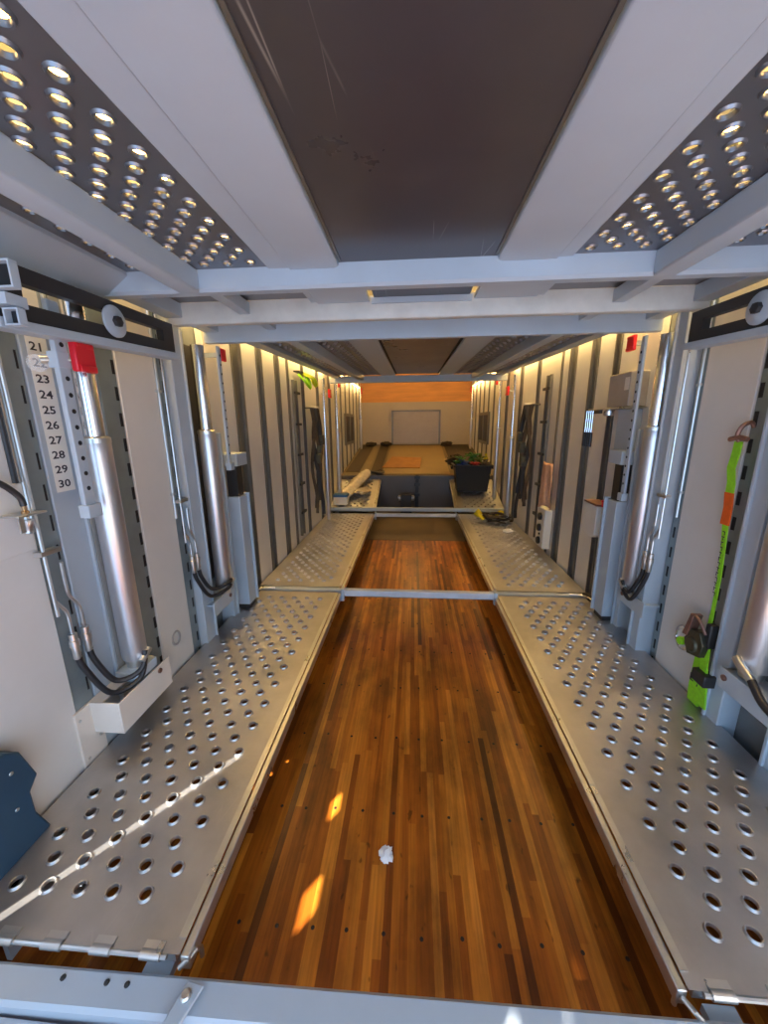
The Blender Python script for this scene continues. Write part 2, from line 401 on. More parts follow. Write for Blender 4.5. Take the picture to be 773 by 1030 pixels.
# front sill beam, and the next ramp section in front of it
t = thing('sill_beam', 'pale blue-grey steel cross beam along the bottom of the photo', 'beam', (0, .56, -.06))
def skew(mb_in, k):   # beam follows a line that drifts slightly in depth across the bay
    mb_in.v = [(x, y+k*x, z) for x, y, z in mb_in.v]; return mb_in
obj('square_tube', skew(MB().prism([(.515, -.10), (.585, -.10), (.585, -.028), (.577, -.02), (.523, -.02), (.515, -.028)], -1.25, 1.25, 'x'), .015), PAINT, t, bev=.003)
for s in (-1, 1):
    obj('rest_block', skew(bx(s*.66-.035, s*.66+.035, .585, .63, -.075, -.05), .0), PAINT2, t)
    obj('safety_loop', MB().tube([(s*.60, .59, -.03), (s*.585, .60, -.02), (s*.575, .62, -.022), (s*.575, .64, -.05), (s*.58, .645, -.09)], .006, 8), STEEL, t, label='bent zinc rod loop by the ramp corner')
for x in (-.86, -.75, -.70): obj('bolt', MB().lathe((x, .55, -.02), (0, 0, 1), [(.006, 0), (.006, .003), (.003, .005)], 8), BLACK, t)
t = thing('lever_handle', 'small pale steel lever handle over the left of the bottom beam', 'handle', (-.52, .5, -.04))
obj('lever_plate', MB().prism([(-.57, .40), (-.515, .555), (-.555, .56), (-.585, .45), (-.60, .40)], -.012, -.002, 'z'), PAINT, t, bev=.002)
obj('pivot', MB().lathe((-.545, .535, -.0175), (0, 0, 1), [(.012, 0), (.012, .02), (.008, .024)], 12), STEEL, t)
t = thing('rear_ramp', 'blue-lit aluminium ramp section at the bottom left corner', 'ramp', (-.9, .3, -.06))
obj('tread_plate', bx(-1.25, -.60, -.6, .475, -.052, -.046), ALU, t)
obj('end_lip', bx(-1.25, -.60, .475, .495, -.07, -.046), PAINT, t, bev=.003)
t2 = thing('rear_ramp', 'aluminium ramp section below the bottom right corner of the photo', 'ramp', (.9, .3, -.06))
obj('tread_plate', bx(.60, 1.25, -.6, .485, -.052, -.046), ALU, t2)
obj('end_lip', bx(.60, 1.25, .485, .505, -.07, -.046), PAINT, t2, bev=.003)

# cross tubes between ramp pairs
def cross_tube(label, y, zt, zmid, xs=1.25):
    t = thing('cross_tube', label, 'beam', (0, y, -.05))
    obj('long_tube', bx(-xs, xs, y+.012, y+.06, zt-.05, zt), PAINT, t, bev=.004)
    obj('bright_tube', bx(-.575, .565, y-.035, y+.010, zmid-.045, zmid), mat('white_paint', (.72, .74, .78), .35), t, bev=.004)
    for s in (-1, 1):
        obj('end_bracket', MB().prism([(y-.045, zmid-.085), (y-.015, zmid-.085), (y+.012, zmid-.02), (y+.012, zmid+.012), (y-.045, zmid+.012)], s*.57-.012, s*.57+.012, 'x'), PAINT, t, bev=.002)
    return t
cross_tube('nearer whitish steel cross tube bridging the wood floor between the ramps', 2.635, -.004, .018)
cross_tube('farther steel cross tube in front of the sloping ramps', 5.20, .07, -.005)
for s, nm in ((-1, 'left'), (1, 'right')):
    t = thing('ramp_latch', 'dark ramp latch with a rod at the %s end of the nearer cross tube' % nm, 'latch', (s*1.22, 2.6, 0))
    obj('latch_plate', MB().prism([(2.50, .004), (2.66, .004), (2.66, .02), (2.56, .02)], s*1.21, s*1.25, 'x'), BLACK, t)
    obj('latch_rod', MB().tube([(s*1.10, 2.62, .02), (s*1.20, 2.60, .02), (s*1.235, 2.54, .012), (s*1.245, 2.46, .008)], .006, 8), STEEL, t)

# ============================================================ upper decks
def deck1():
    t = thing('upper_deck', 'near raised upper deck with perforated side panels filling the top of the photo', 'deck', (0, 0, 1.7))
    y0, y1 = -1.25, 1.415
    obj('centre_panel', bx(-.30, .225, y0, y1, 1.779, 1.785), DARKP, t, label='dark scratched metal centre panel')
    for s, a, b, c in ((-1, -.302, -.47, -.545), (1, .228, .415, .465)):
        m = MB().prism([(a, 1.80), (a, 1.768), (a+s*.012, 1.762), (b, 1.762), (b, 1.80)], y0, y1, 'y')
        obj('beam', m, PAINT, t, bev=.003)
        obj('beam_flange', bx(b+s*.002, c, y0, y1, 1.768, 1.80), PAINT, t, bev=.002)
        obj('beam_lip', bx(a-s*.004, a-s*.012, y0, y1-.02, 1.775, 1.785), STUDM, t)
        # perforated strips either side of the longitudinal tube
        px = .08
        m = MB(); xa, xb = sorted((c, s*.80 if s < 0 else .72))
        n = 3
        c0 = -.75 if s < 0 else .50; hf = -.04 if s < 0 else .04
        perf(m, xa-.003, xb+.01, .10, y1, 1.775, c0, 3 if s > 0 else 3, .08, .0435, .13, 29, .0135, -.005, seg=16, half=hf)
        obj('perforated_panel', m, ALUD, t, smooth=32)
        m = MB().box(xa, xb, y0, .10, 1.775, 1.779); obj('rear_panel', m, ALUD, t)
        tx = -.80 if s < 0 else .72
        w_ = .07
        obj('square_tube', MB().prism([(tx, 1.775), (tx, 1.705), (tx+s*.008, 1.70), (tx+s*w_, 1.70), (tx+s*w_, 1.775)], y0, y1, 'y'), PAINT, t, bev=.004)
        m = MB(); xo = s*1.07; xi = tx+s*w_; xa, xb = sorted((xi, xo))
        perf(m, xa-.002, xb, .10, y1, 1.777, xa+.06, 2 if xb-xa > .2 else 2, .08, .0435, .13, 29, .0115, -.004, seg=8, half=.03)
        obj('perforated_panel', m, ALUD, t, smooth=32)
        obj('side_rail', MB().prism([(s*1.06, 1.79), (s*1.06, 1.765), (s*1.14, 1.71), (s*1.20, 1.70), (s*1.20, 1.79)], y0, y1+.05, 'y'), PAINT2, t, bev=.003)
    obj('end_beam', MB().prism([(y1, 1.79), (y1, 1.715), (y1+.01, 1.705), (y1+.05, 1.705), (y1+.05, 1.79)], -1.22, 1.22, 'x'), PAINT, t, bev=.004)
    # short bays between the end beams
    for ya, yb, zz in ((y1+.05, 1.80, 1.775), (1.84, 2.13, 1.785)):
        obj('short_centre_panel', bx(-.22, .19, ya, yb, zz+.004, zz+.009), DARKP, t)
        obj('panel_lip', bx(-.23, .20, yb-.015, yb, zz-.02, zz+.003), PAINT, t)
        for s in (-1, 1):
            xi = -.24 if s < 0 else .21
            obj('wide_rung', bx(*sorted((xi, s*.47)), ya, yb, zz-.012, zz+.01), PAINT, t, bev=.002)
            obj('thin_lip', bx(*sorted((s*.475, s*.50)), ya, yb, zz-.006, zz+.01), PAINT, t, bev=.002)
            obj('rung', bx(*sorted((s*.78, s*.83)), ya, yb, zz-.045, zz+.005), PAINT, t, bev=.003)
            m = MB(); a, b = sorted((s*.50, s*1.12)); perf(m, a, b, ya, yb, zz+.012, a+.05, 7, .08, .06, ya+.03, 4, .012, -.004, seg=8, half=.02)
            obj('perforated_panel', m, ALUD, t, smooth=32)
            obj('side_rail', bx(*sorted((s*1.10, s*1.18)), ya, yb, zz-.05, zz+.01), PAINT2, t, bev=.003)
    obj('middle_beam', MB().prism([(1.80, 1.79), (1.80, 1.702), (1.805, 1.695), (1.84, 1.695), (1.84, 1.79)], -1.17, 1.17, 'x'), mat('warm_lit_paint', (.66, .64, .58), .4), t, bev=.004)  # warm yellowish light on this beam is put into its paint colour
    # slotted link arms either side
    for s in (-1, 1):
        ye = 1.71 if s < 0 else 1.79
        ys = .955
        X = s*1.10; Xo = s*1.13
        zb = lambda y: 1.508+(y-.97)*.05
        zt = lambda y: 1.675+(y-1.0)*.015
        def quad(ya, yb, fa, fb, lo, hi):   # slab between relative heights fa..fb
            P = lambda y, q: zb(y)+.012+(zt(y)-zb(y)-.02)*q
            return [(ya, P(ya, fa)), (yb, P(yb, fa)), (yb, P(yb, fb)), (ya, P(ya, fb))]
        m = MB()
        for ya, yb, fa, fb in ((ys, ye, .03, .34), (ys, ye, .70, 1), (ys, ys+.09, .34, .70), (ye-.07, ye, .34, .70)):
            m.prism(quad(ya, yb, fa, fb, 0, 0), min(X, Xo), max(X, Xo), 'x')
        arm = obj('link_arm', m, BLACK, t, label='black slotted link arm')
        obj('ledge', MB().prism([(ys, zb(ys)-.012), (ye+.005, zb(ye)-.012), (ye+.005, zb(ye)+.014), (ys, zb(ys)+.014)], min(s*1.085, s*1.15), max(s*1.085, s*1.15), 'x'), PAINT, arm, bev=.002)
        yd = 1.36 if s < 0 else 1.45; zd = (zb(yd)+zt(yd))/2+.0
        obj('disc', MB().lathe((s*1.095, yd, zd), (-s, 0, 0), [(.052, 0), (.052, .006), (.048, .009)], 28), PAINT, arm, label='grey round washer disc')
        obj('bolt', MB().lathe((s*1.086, yd, zd), (-s, 0, 0), [(.018, 0), (.018, .014), (.010, .018)], 6), BLACK, arm)
        if s < 0:
            for zc, dy, dx in ((1.606, -.025, .066), (1.52, .005, .042)):
                h = .031 if zc > 1.55 else .021; yy = .955+dy; xc = -1.10+dx; m = MB()
                for a in ((xc-h, xc+h, zc+h-.005, zc+h), (xc-h, xc+h, zc-h, zc-h+.005), (xc-h, xc-h+.005, zc-h+.005, zc+h-.005), (xc+h-.005, xc+h, zc-h+.005, zc+h-.005)):
                    m.box(a[0], a[1], yy, yy+.022, a[2], a[3])
                hl = obj('hollow_tube', m, PAINT, t, label='open-ended square tube', bev=.001)
                obj('tube_inside', bx(xc-h+.005, xc+h-.005, yy+.018, yy+.0215, zc-h+.005, zc+h-.005), VOID, hl)
            obj('tube_web', bx(-1.10, -1.045, .945, 1.0, 1.545, 1.572), PAINT, t)
    return t
deck1()

def deck2():
    t = thing('upper_deck', 'far raised upper deck between the second cylinders and the nose', 'deck', (0, 3.7, 1.72))
    z = lambda y: 1.765+(y-2.2)*.033
    def slab(x0, x1, ya, yb, dz0, dz1): return MB().prism([(ya, z(ya)+dz0), (yb, z(yb)+dz0), (yb, z(yb)+dz1), (ya, z(ya)+dz1)], x0, x1, 'x')
    obj('near_beam', bx(-1.19, 1.19, 2.13, 2.17, 1.682, 1.79), PAINT, t, bev=.004)
    obj('far_beam', bx(-1.2, 1.2, 5.36, 5.42, 1.785, 1.87), PAINT, t, bev=.004)
    for ya, yb in ((2.17, 5.36),):
        obj('centre_panel', slab(-.27, .27, ya, yb, .02, .025), DARKP, t)
        for s in (-1, 1): obj('dark_gap', slab(*sorted((s*.272, s*.29)), ya, yb, .018, .03), VOID, t)
        for s in (-1, 1):
            a, b = sorted((s*.29, s*.48)); obj('beam', slab(a, b, ya, yb, .0, .03), PAINT, t, bev=.002)
            m = MB(); T = Matrix.Translation((0, ya, z(ya))) @ Matrix.Rotation(math.atan(.033), 4, 'X')
            m.T = T; a, b = sorted((s*.48, s*.72)); L_ = yb-ya; perf(m, a, b, 0, L_, .012, a+.04, 3, .08, .06, .03, int((L_-.06)/.06), .012, -.004, seg=8, half=.02)
            obj('perforated_panel', m, ALUD, t, smooth=32)
            m = MB(); m.T = T; a, b = sorted((s*.79, s*1.04)); perf(m, a, b, 0, L_, .012, a+.04, 3, .08, .06, .03, int((L_-.06)/.06), .012, -.004, seg=8, half=.02)
            obj('perforated_panel', m, ALUD, t, smooth=32)
    for s in (-1, 1):
        a, b = sorted((s*.72, s*.79)); obj('square_tube', slab(a, b, 2.17, 5.36, -.055, .02), PAINT, t, bev=.003)
        a, b = sorted((s*1.04, s*1.13)); obj('side_rail', slab(a, b, 2.17, 5.36, -.02, .03), PAINT2, t, bev=.003)
deck2()

# ============================================================ warm strip lights along the roof edges
for s, nm in ((-1, 'left'), (1, 'right')):
    for y0, y1, d in ((.2, 2.0, 'nearest the camera'), (2.3, 5.2, 'above the far deck')):
        t = thing('strip_light', 'warm strip light on the %s roof edge %s' % (nm, d), 'light', (s*1.2, (y0+y1)/2, 2.33), )
        obj('housing', bx(s*1.255, s*1.18, y0, y1, 2.38, 2.42), PAINT, t)
        obj('diffuser', MB().prism([(s*1.25, 2.38), (s*1.19, 2.38), (s*1.20, 2.36), (s*1.24, 2.36)], y0+.02, y1-.02, 'y'), LED2, t)
def area(loc, sx, sy, power, col, rot=(0, 0, 0)):
    l = bpy.data.lights.new('strip_glow', 'AREA'); l.shape = 'RECTANGLE'; l.size = sx; l.size_y = sy; l.energy = power; l.color = col; l.spread = rad(110)
    o = bpy.data.objects.new('strip_glow', l); COL.objects.link(o); o.location = loc; o.rotation_euler = rot; return o
WARM = (1, .66, .24)
for s, nm in ((-1, 'left'), (1, 'right')):
    for y0, y1, pw, d in ((1.9, 5.3, 19, 'above the far deck edge'), (5.6, 8.7, 7, 'in the nose bay'), (.3, 1.7, 4, 'above the near deck edge')):
        t = thing('rope_light', 'thin warm rope light on the %s wall %s' % (nm, d), 'light', (s*1.25, (y0+y1)/2, 1.98))
        obj('tube', bx(*sorted((s*1.268, s*1.235)), y0, y1, 2.0, 2.02), LED, t)
        area((s*1.235, (y0+y1)/2, 1.985), .05, y1-y0, pw, WARM, (0, s*rad(-22), 0))
        area((s*1.225, (y0+y1)/2, 2.03), .05, y1-y0, 14 if y0 < 1 else pw*.4, WARM, (0, rad(180)+s*rad(30), 0))
t = thing('dome_light', 'warm dome light on the nose roof lighting the plywood header', 'light', (0, 8.4, 2.36))
obj('dome', MB().lathe((0, 8.4, 2.42), (0, 0, -1), [(.12, 0), (.12, .03), (.08, .05), (.02, .06)], 24), LED, t)
area((0, 8.5, 2.33), .3, .3, 5, (1, .50, .13), (rad(-50), 0, 0))

# ============================================================ wall bays: posts, tracks, cylinders, hoses
def slotted(label, s, y0, y1, slots_at, zs, x=1.275, dep=.03, mirror_slot=.012):
    t = thing('slotted_track', label, 'track', (s*x, (y0+y1)/2, -.2))
    X0, X1 = s*(x+dep), s*x
    obj('track_face', MB().box(X0, X1, y0, y1, -.19, 2.38), TRACK, t, bev=.002)
    z = zs; first = None
    while z < 1.75:
        if first is None:
            first = obj('slot', bx(*sorted((X1, X1-s*.0012)), slots_at-mirror_slot/2, slots_at+mirror_slot/2, z, z+.055), VOID, t); z_first = z
        else:
            c = first.copy(); COL.objects.link(c); c.location.z = z-z_first; c.parent = t
        z += .105
    return t
sides = {-1: 'left', 1: 'right'}
def cyl(s, y, label, zb, zm, rb=.046, rr=.034, x=1.2, zt=1.75, foot=True):
    t = thing('hydraulic_cylinder', label, 'cylinder', (s*x, y, zb))
    obj('barrel', MB().lathe((s*x, y, zb+.01), (0, 0, 1), [(rb*.94, 0), (rb, .01), (rb, zm-zb-.05), (rb*1.0, zm-zb-.012), (rb*.9, zm-zb)], 32), BARREL, t)
    obj('gland', MB().lathe((s*x, y, zm-.002), (0, 0, 1), [(rb*1.03, 0), (rb*1.03, .018), (rr*1.1, .024)], 32), STEEL, t)
    obj('rod', MB().lathe((s*x, y, zm+.018), (0, 0, 1), [(rr, 0), (rr, zt-zm-.018)], 28), CHROME, t)
    obj('base_clevis', MB().lathe((s*x, y, zb-.03), (0, 0, 1), [(rb*.7, 0), (rb*.8, .02), (rb*.8, .04)], 20), STEEL, t)
    return t
cyl(-1, 1.31, 'hydraulic cylinder nearest the camera on the left wall, by the number strip', .30, 1.19, x=1.2, zt=1.70)
cyl(1, 1.34, 'hydraulic cylinder nearest the camera at the right photo edge', .33, 1.3, rb=.05, x=1.235, zt=1.70)
cyl(-1, 2.07, 'second hydraulic cylinder on the left wall, before the ridged wall panels', .27, 1.20, zt=1.66)
cyl(1, 2.09, 'second hydraulic cylinder on the right wall beside the grey cabinet', .33, 1.20, zt=1.66)
for s in (-1, 1):
    cyl(s, 4.72, 'slim hydraulic cylinder on the %s wall just before the far cross tube' % sides[s], .05, 1.05, rb=.032, rr=.02, x=1.14, zt=1.78)
    cyl(s, 5.5, 'slim hydraulic cylinder on the %s wall behind the far cross tube' % sides[s], .18, 1.15, rb=.03, rr=.018, x=1.14, zt=1.80)
    cyl(s, 8.3, 'small hydraulic cylinder on the %s wall next to the nose wall' % sides[s], .72, 1.3, rb=.03, rr=.018, x=1.18, zt=1.95)

def post(label, s, y0, y1, x0=1.315, x1=1.245, z1=2.3, m=PAINT, z0=-.19):
    t = thing('channel_post', label, 'post', (s*x1, (y0+y1)/2, z0))
    a, b = sorted((s*x0, s*x1))
    obj('channel', MB().chan(a, b, y0, y1, z0, z1, .006, 'x-' if s < 0 else 'x+') if False else bx(a, b, y0, y1, z0, z1), m, t, bev=.004)
    obj('lip', bx(*sorted((s*x1, s*(x1-.012))), y1-.012, y1, z0, z1), m, t, bev=.002)
    return t
# bay 1 left
slotted('slotted track left of the number strip on the near left wall', -1, 1.085, 1.165, 1.152, -.15, mirror_slot=.007)
p1 = post('pale blue-grey post carrying the number strip', -1, 1.17, 1.285, x1=1.272, m=PAINT2)
slotted('slotted track just beyond the nearest left cylinder', -1, 1.46, 1.555, 1.545, -.12, mirror_slot=.016)
# bay 1 right
slotted('slotted track behind the lime ratchet strap', 1, 1.52, 1.615, 1.60, -.14, mirror_slot=.018)
post('pale post between the lime strap and the nearest right cylinder', 1, 1.43, 1.50, x1=1.235, m=PAINT)
post('pale post on the near side of the nearest right cylinder', 1, 1.15, 1.25, x1=1.26, m=PAINT)
# bay 2
slotted('slotted track at the near side of the second left cylinder', -1, 1.805, 1.875, 1.855, -.17)
slotted('slotted track at the near side of the second right cylinder', 1, 1.905, 1.955, 1.93, -.17)
post('broad pale post just before the second left cylinder', -1, 1.885, 1.985, x1=1.235, m=PAINT)
post('broad pale post just before the second right cylinder', 1, 1.965, 2.035, x1=1.20, m=PAINT)
post('narrow pale post just past the second left cylinder', -1, 2.205, 2.255, x1=1.225, z1=1.2)
post('narrow pale post just past the second right cylinder', 1, 2.215, 2.265, x1=1.225, z1=1.2)
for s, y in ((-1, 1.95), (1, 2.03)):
    t = thing('recess_shade', 'black sheet standing in for recess shade behind the second cylinder on the %s wall' % sides[s], 'plate', (s*1.3, 2.1, .2))
    obj('plate', bx(s*1.314, s*1.306, y+.04, 2.19, .3, 1.68), BLACK, t);  # black sheet stands in for the shade inside the recess
# cylinder base brackets of bays 2 (plate crossing the posts) and right bay 1
for s, ya, yb, yc, z in ((-1, 1.90, 2.13, 2.07, .245), (1, 1.92, 2.16, 2.09, .305), (1, 1.05, 1.42, 1.33, .30)):
    t = thing('cylinder_bracket', ('painted bracket under the %s cylinder' % ('second left' if s < 0 else 'second right' if ya > 1.5 else 'nearest right')), 'bracket', (s*1.2, yc, z-.1))
    obj('shelf_plate', bx(*sorted((s*1.305, s*1.185)), ya+.02, yb, z-.03, z-.02), PAINT, t, bev=.002)
    obj('side_plate', MB().prism([(s*1.185, z-.02), (s*1.185, z-.06), (s*1.23, z-.10), (s*1.305, z-.10), (s*1.305, z-.02)], yb-.01, yb, 'y'), PAINT, t)
    obj('face_plate', bx(*sorted((s*1.19, s*1.18)), ya, yb-.012, z-.085, z-.0), PAINT, t, bev=.002)
    obj('bolt', MB().lathe((s*1.18, yb-.04, z-.035), (-s, 0, 0), [(.012, 0), (.012, .006), (.006, .009)], 12), RUST, t, label='reddish bolt head')

# folded cream box under the nearest left cylinder
t = thing('cylinder_bracket', 'cream folded sheet bracket box under the nearest left cylinder', 'bracket', (-1.2, 1.3, .08))
obj('box_face', MB().box(-1.150, -1.143, 1.13, 1.43, .095, .228), CREAM, t, bev=.002)
obj('box_end', MB().box(-1.27, -1.150, 1.13, 1.137, .095, .228), CREAM, t, bev=.002)
obj('box_top', MB().box(-1.27, -1.215, 1.137, 1.43, .221, .228), CREAM, t)
obj('side_flange', MB().box(-1.275, -1.262, 1.065, 1.17, -.02, .225), CREAM, t, bev=.002)
for (yy, zz) in ((1.08, .19), (1.085, .02), (1.15, .07)):
    obj('bolt', MB().lathe((-1.262, yy, zz), (1, 0, 0), [(.006, 0), (.006, .003), (.003, .005)], 10), STEEL, t)
obj('pin', MB().lathe((-1.143, 1.36, .205), (1, 0, 0), [(.011, 0), (.011, .006), (.007, .008)], 12), RUST, t, label='reddish pin head')
obj('cylinder_seat', bx(-1.25, -1.155, 1.25, 1.37, .229, .27), PAINT, t, bev=.003)

# number strip
t = thing('number_strip', 'white adhesive strip printed 21 to 30 on the near left post', 'sign', (-1.27, 1.22, 1.02))
obj('strip', bx(-1.2712, -1.2700, 1.190, 1.262, 1.025, 1.72), STICK, t)
for n in range(19, 31):
    nm = text_mb([(str(n), 0, 0, .036)], 0, lambda u, v: (-1.2694, 1.223+u*1.35, 1.50-(n-21)*.0498+v))
    obj('printed_number', nm, INK, t)

# height bar with pin holes hanging in front of the strip (left) and its mate on the second bays
def height_bar(label, s, y, x, z0, z1, w=.022, red=None):
    t = thing('height_bar', label, 'bar', (s*x, y, z0))
    wx = w*.4; m = MB().box(s*x-wx, s*x+wx, y-w, y+w, z0+.03, z1); b = obj('square_bar', m, PAINT, t, bev=.003)
    z = z0+.10
    while z < z1-.03:
        X = s*x - s*wx
        hm = MB().lathe((X-s*.0004, y+.002, z), (-s, 0, 0), [(min(.0075, w*.4), 0), (min(.0075, w*.4), .0008)], 12)
        obj('pin_hole', hm, VOID, b)
        z += .05
    obj('foot_bracket', MB().box(s*x-wx-.010, s*x+wx+.010, y-w-.004, y+w+.010, z0, z0+.045), PAINT, t, bev=.003)
    return t
height_bar('pale height bar with pin holes beside the number strip', -1, 1.172, 1.145, .945, 1.62, .021)
height_bar('thin height bar beside the second left cylinder', -1, 2.20, 1.15, .98, 1.680, .016)
height_bar('thin height bar beside the second right cylinder', 1, 2.22, 1.16, .80, 1.680, .018)
# rear channel with twin rows of tiny holes between bar and nearest left cylinder
t = thing('slide_channel', 'dull grey slide channel with tiny holes behind the near left height bar', 'channel', (-1.25, 1.30, .3))
obj('channel', bx(-1.30, -1.262, 1.29, 1.345, -.19, 2.3), mat('dull_grey', (.36, .37, .36), .5), t, bev=.002)
for k in range(9):
    for dy in (0, .018): obj('tiny_hole', MB().lathe((-1.262, 1.30+dy, 1.06+k*.05), (1, 0, 0), [(.003, 0), (.003, .0006)], 8), VOID, t)

# locking pins with red caps
def red_box(label, s, y, x, z, sz=.05, pin=True, cap=True):
    t = thing('red_cap', label, 'marker', (s*x, y, z-sz))
    m = MB().box(s*x-sz*.25, s*x+sz*.25, y-sz*.85, y+sz*.85, z-sz, z+sz)
    c = obj('cap', m, RED, t, bev=.005)
    obj('holder_arm', bx(*sorted((s*x+s*sz*.25, s*1.262)), y-.012, y+.012, z-.012, z+.012), PAINT2, t)
    if sz > .035:
        obj('rib', bx(s*x-s*sz*.25, s*x-s*(sz*.25+.006), y-sz*.7, y+sz*.7, z-sz*.95, z-sz*.55), RED, c, bev=.002)
        obj('rib', bx(s*x-s*sz*.25, s*x-s*(sz*.25+.004), y-sz*.7, y+sz*.7, z+sz*.6, z+sz*.9), RED, c, bev=.002)
    return t
red_box('large red plastic cap beside the 21 and 22 on the near left wall', -1, 1.235, 1.125, 1.466, .046)
red_box('square red cap at the top of the second left height bar', -1, 2.25, 1.15, 1.64, .034)
red_box('square red cap high on the right wall above the grey cabinet', 1, 2.42, 1.20, 1.68, .042)
for s in (-1, 1):
    red_box('square red cap on the %s wall between the two slim cylinders' % sides[s], s, 5.12, 1.15, 1.63, .055)
    red_box('small red cap on the %s wall under the far end of the far deck' % sides[s], s, 5.95, 1.18, 1.83, .05)
    red_box('tiny red cap beside the plywood header on the %s' % sides[s], s, 8.45, 1.17, 1.92, .06)
# locking pin left, in front of number 22
t = thing('locking_pin', 'small steel locking pin with clear round disc over the number 22', 'pin', (-1.2, 1.18, 1.44))
obj('pin_block', bx(-1.17, -1.135, 1.15, 1.195, 1.425, 1.475), PAINT, t, bev=.003)
obj('pin', MB().tube([(-1.185, 1.14, 1.447), (-1.14, 1.20, 1.455)], .012, 12), STEEL, t)
obj('clear_disc', MB().lathe((-1.19, 1.135, 1.437), (1, -.75, 0), [(.026, 0), (.026, .003)], 28), CLEAR, t, label='clear plastic disc')

# steel pipes, fittings and rubber hoses
def lerp(a, b, t): return tuple(a[i]+(b[i]-a[i])*t for i in range(3))
def bez(p, n=14):
    p = [Vector(q) for q in p]; out = []
    for i in range(len(p)-1):
        p0 = p[max(i-1, 0)]; p1 = p[i]; p2 = p[i+1]; p3 = p[min(i+2, len(p)-1)]
        for k in range(n):
            t = k/n; t2 = t*t; t3 = t2*t
            out.append(.5*((2*p1)+(-p0+p2)*t+(2*p0-5*p1+4*p2-p3)*t2+(-p0+3*p1-3*p2+p3)*t3))
    out.append(p[-1]); return out
def hyd(label, s, ya, yb, ycyl, zf, zlow, ztop=1.75, x=1.235, xc=1.15, zc=.31, short=.25):
    t = thing('hydraulic_line', label, 'hose', (s*x, ya, zlow))
    for k, (y, zt, r) in enumerate(((ya, ztop, .0055), (yb, zf+.28, .0055))):
        dy = -.035 if ya < ycyl else .035
        pts = bez([(s*x, y+dy, zt), (s*x, y+dy, zf+.19), (s*x, y+dy*.85, zf+.155), (s*x, y+dy*.1, zf+.105), (s*x, y, zf+.06), (s*x, y, zf)], 6)
        obj('steel_pipe', MB().tube(pts, r, 8), STEEL, t)
        obj('fitting', MB().lathe((s*x, y, zf), (0, 0, -1), [(.008, -.02), (.013, -.018), (.013, .005), (.016, .008), (.016, .03), (.0125, .033), (.0125, .075), (.010, .08)], 12), STEEL, t)
        pts = bez([(s*x, y, zf-.06), (s*(x-.005), y+(ycyl-y)*.06, zf-.13), (s*(x-.03), y+(ycyl-y)*.35, zlow+.03*k), (s*(xc), ycyl-(ycyl-y)*.25, zlow+.03*k+.005), (s*xc, ycyl-(ycyl-y)*.02, zc-.005+.02*k)], 10)
        obj('rubber_hose', MB().tube(pts, .0105, 10), RUBBER, t)
    obj('port_fitting', MB().tube([(s*xc, ycyl-(.03 if ya < ycyl else -.03), zc-.02), (s*(xc-.0), ycyl+(.02 if ya < ycyl else -.02), zc+.012)], .014, 10), STEEL, t)
    obj('clip', bx(*sorted((s*(x+.02), s*(x-.008))), ya-.05, ya+.02, zf+.32, zf+.335) , STEEL, t)
hyd('black hose pair with steel pipes at the nearest left cylinder', -1, 1.10, 1.15, 1.31, .52, .24, zc=.325)
hyd('black hose pair with steel pipes at the second left cylinder', -1, 1.84, 1.885, 2.07, .54, .285, zc=.31)
hyd('black hose pair with steel pipes at the second right cylinder', 1, 1.935, 1.975, 2.09, .56, .30, ztop=1.68, zc=.35, x=1.185)
t = thing('hydraulic_line', 'black hose curving off the nearest right cylinder at the photo edge', 'hose', (1.15, 1.3, .25))
obj('rubber_hose', MB().tube(bez([(1.175, 1.27, .335), (1.165, 1.19, .29), (1.17, 1.10, .30), (1.23, 1.02, .45)], 10), .014, 12), RUBBER, t)
obj('port_fitting', MB().tube([(1.18, 1.35, .375), (1.175, 1.32, .36), (1.175, 1.27, .335)], .015, 12), STEEL, t)
# hose bulkhead at the left edge
t = thing('hose_bulkhead', 'small steel angle bracket with brass hose fitting at the left photo edge', 'bracket', (-1.26, 1.0, .88))
obj('back_plate', bx(-1.27, -1.264, .90, 1.075, .86, 1.08), SHEET, t, bev=.002)
obj('shelf', bx(-1.264, -1.20, .985, 1.075, .985, .991), STEEL, t, bev=.001)
obj('front_lip', bx(-1.205, -1.20, .985, 1.0, .94, .985), STEEL, t)
obj('brass_fitting', MB().lathe((-1.225, 1.03, .985), (0, 0, 1), [(.010, 0), (.010, .012), (.006, .016), (.006, .035)], 8), mat('brass', (.55, .33, .16), .35, .9), t)
obj('lower_fitting', MB().lathe((-1.225, 1.03, .985), (0, 0, -1), [(.008, 0), (.008, .012), (.015, .014), (.015, .034), (.012, .038), (.012, .055), (.007, .058)], 8), STEEL, t)
obj('hose', MB().tube(bez([(-1.225, 1.03, 1.015), (-1.226, 1.02, 1.05), (-1.235, .97, 1.10), (-1.245, .88, 1.12), (-1.25, .75, 1.12)], 8), .009, 10), RUBBER, t)
# thin conduits running up beside the near sheet
t = thing('conduit', 'dark cable behind a thin steel pipe up the near left wall edge', 'pipe', (-1.26, 1.05, .5))
obj('cable', MB().tube([(-1.262, 1.055, 1.08), (-1.262, 1.055, 2.3)], .008, 8), RUBBER, t)
obj('thin_pipe', MB().tube([(-1.258, 1.075, .95), (-1.258, 1.075, 2.3)], .006, 8), STEEL, t)
for s, y in ((-1, 1.795), (1, 1.915)):
    t = thing('corner_pipe', 'long thin bright pipe on the %s wall sheet edge by the second bay' % sides[s], 'pipe', (s*1.26, y, .7))
    obj('pipe', MB().tube([(s*1.262, y, .78), (s*1.262, y, 2.2)], .007, 8), STEEL, t)
    for z in (.9, 1.4): obj('pipe_clip', bx(*sorted((s*1.27, s*1.255)), y-.012, y+.012, z, z+.012), STEEL, t)
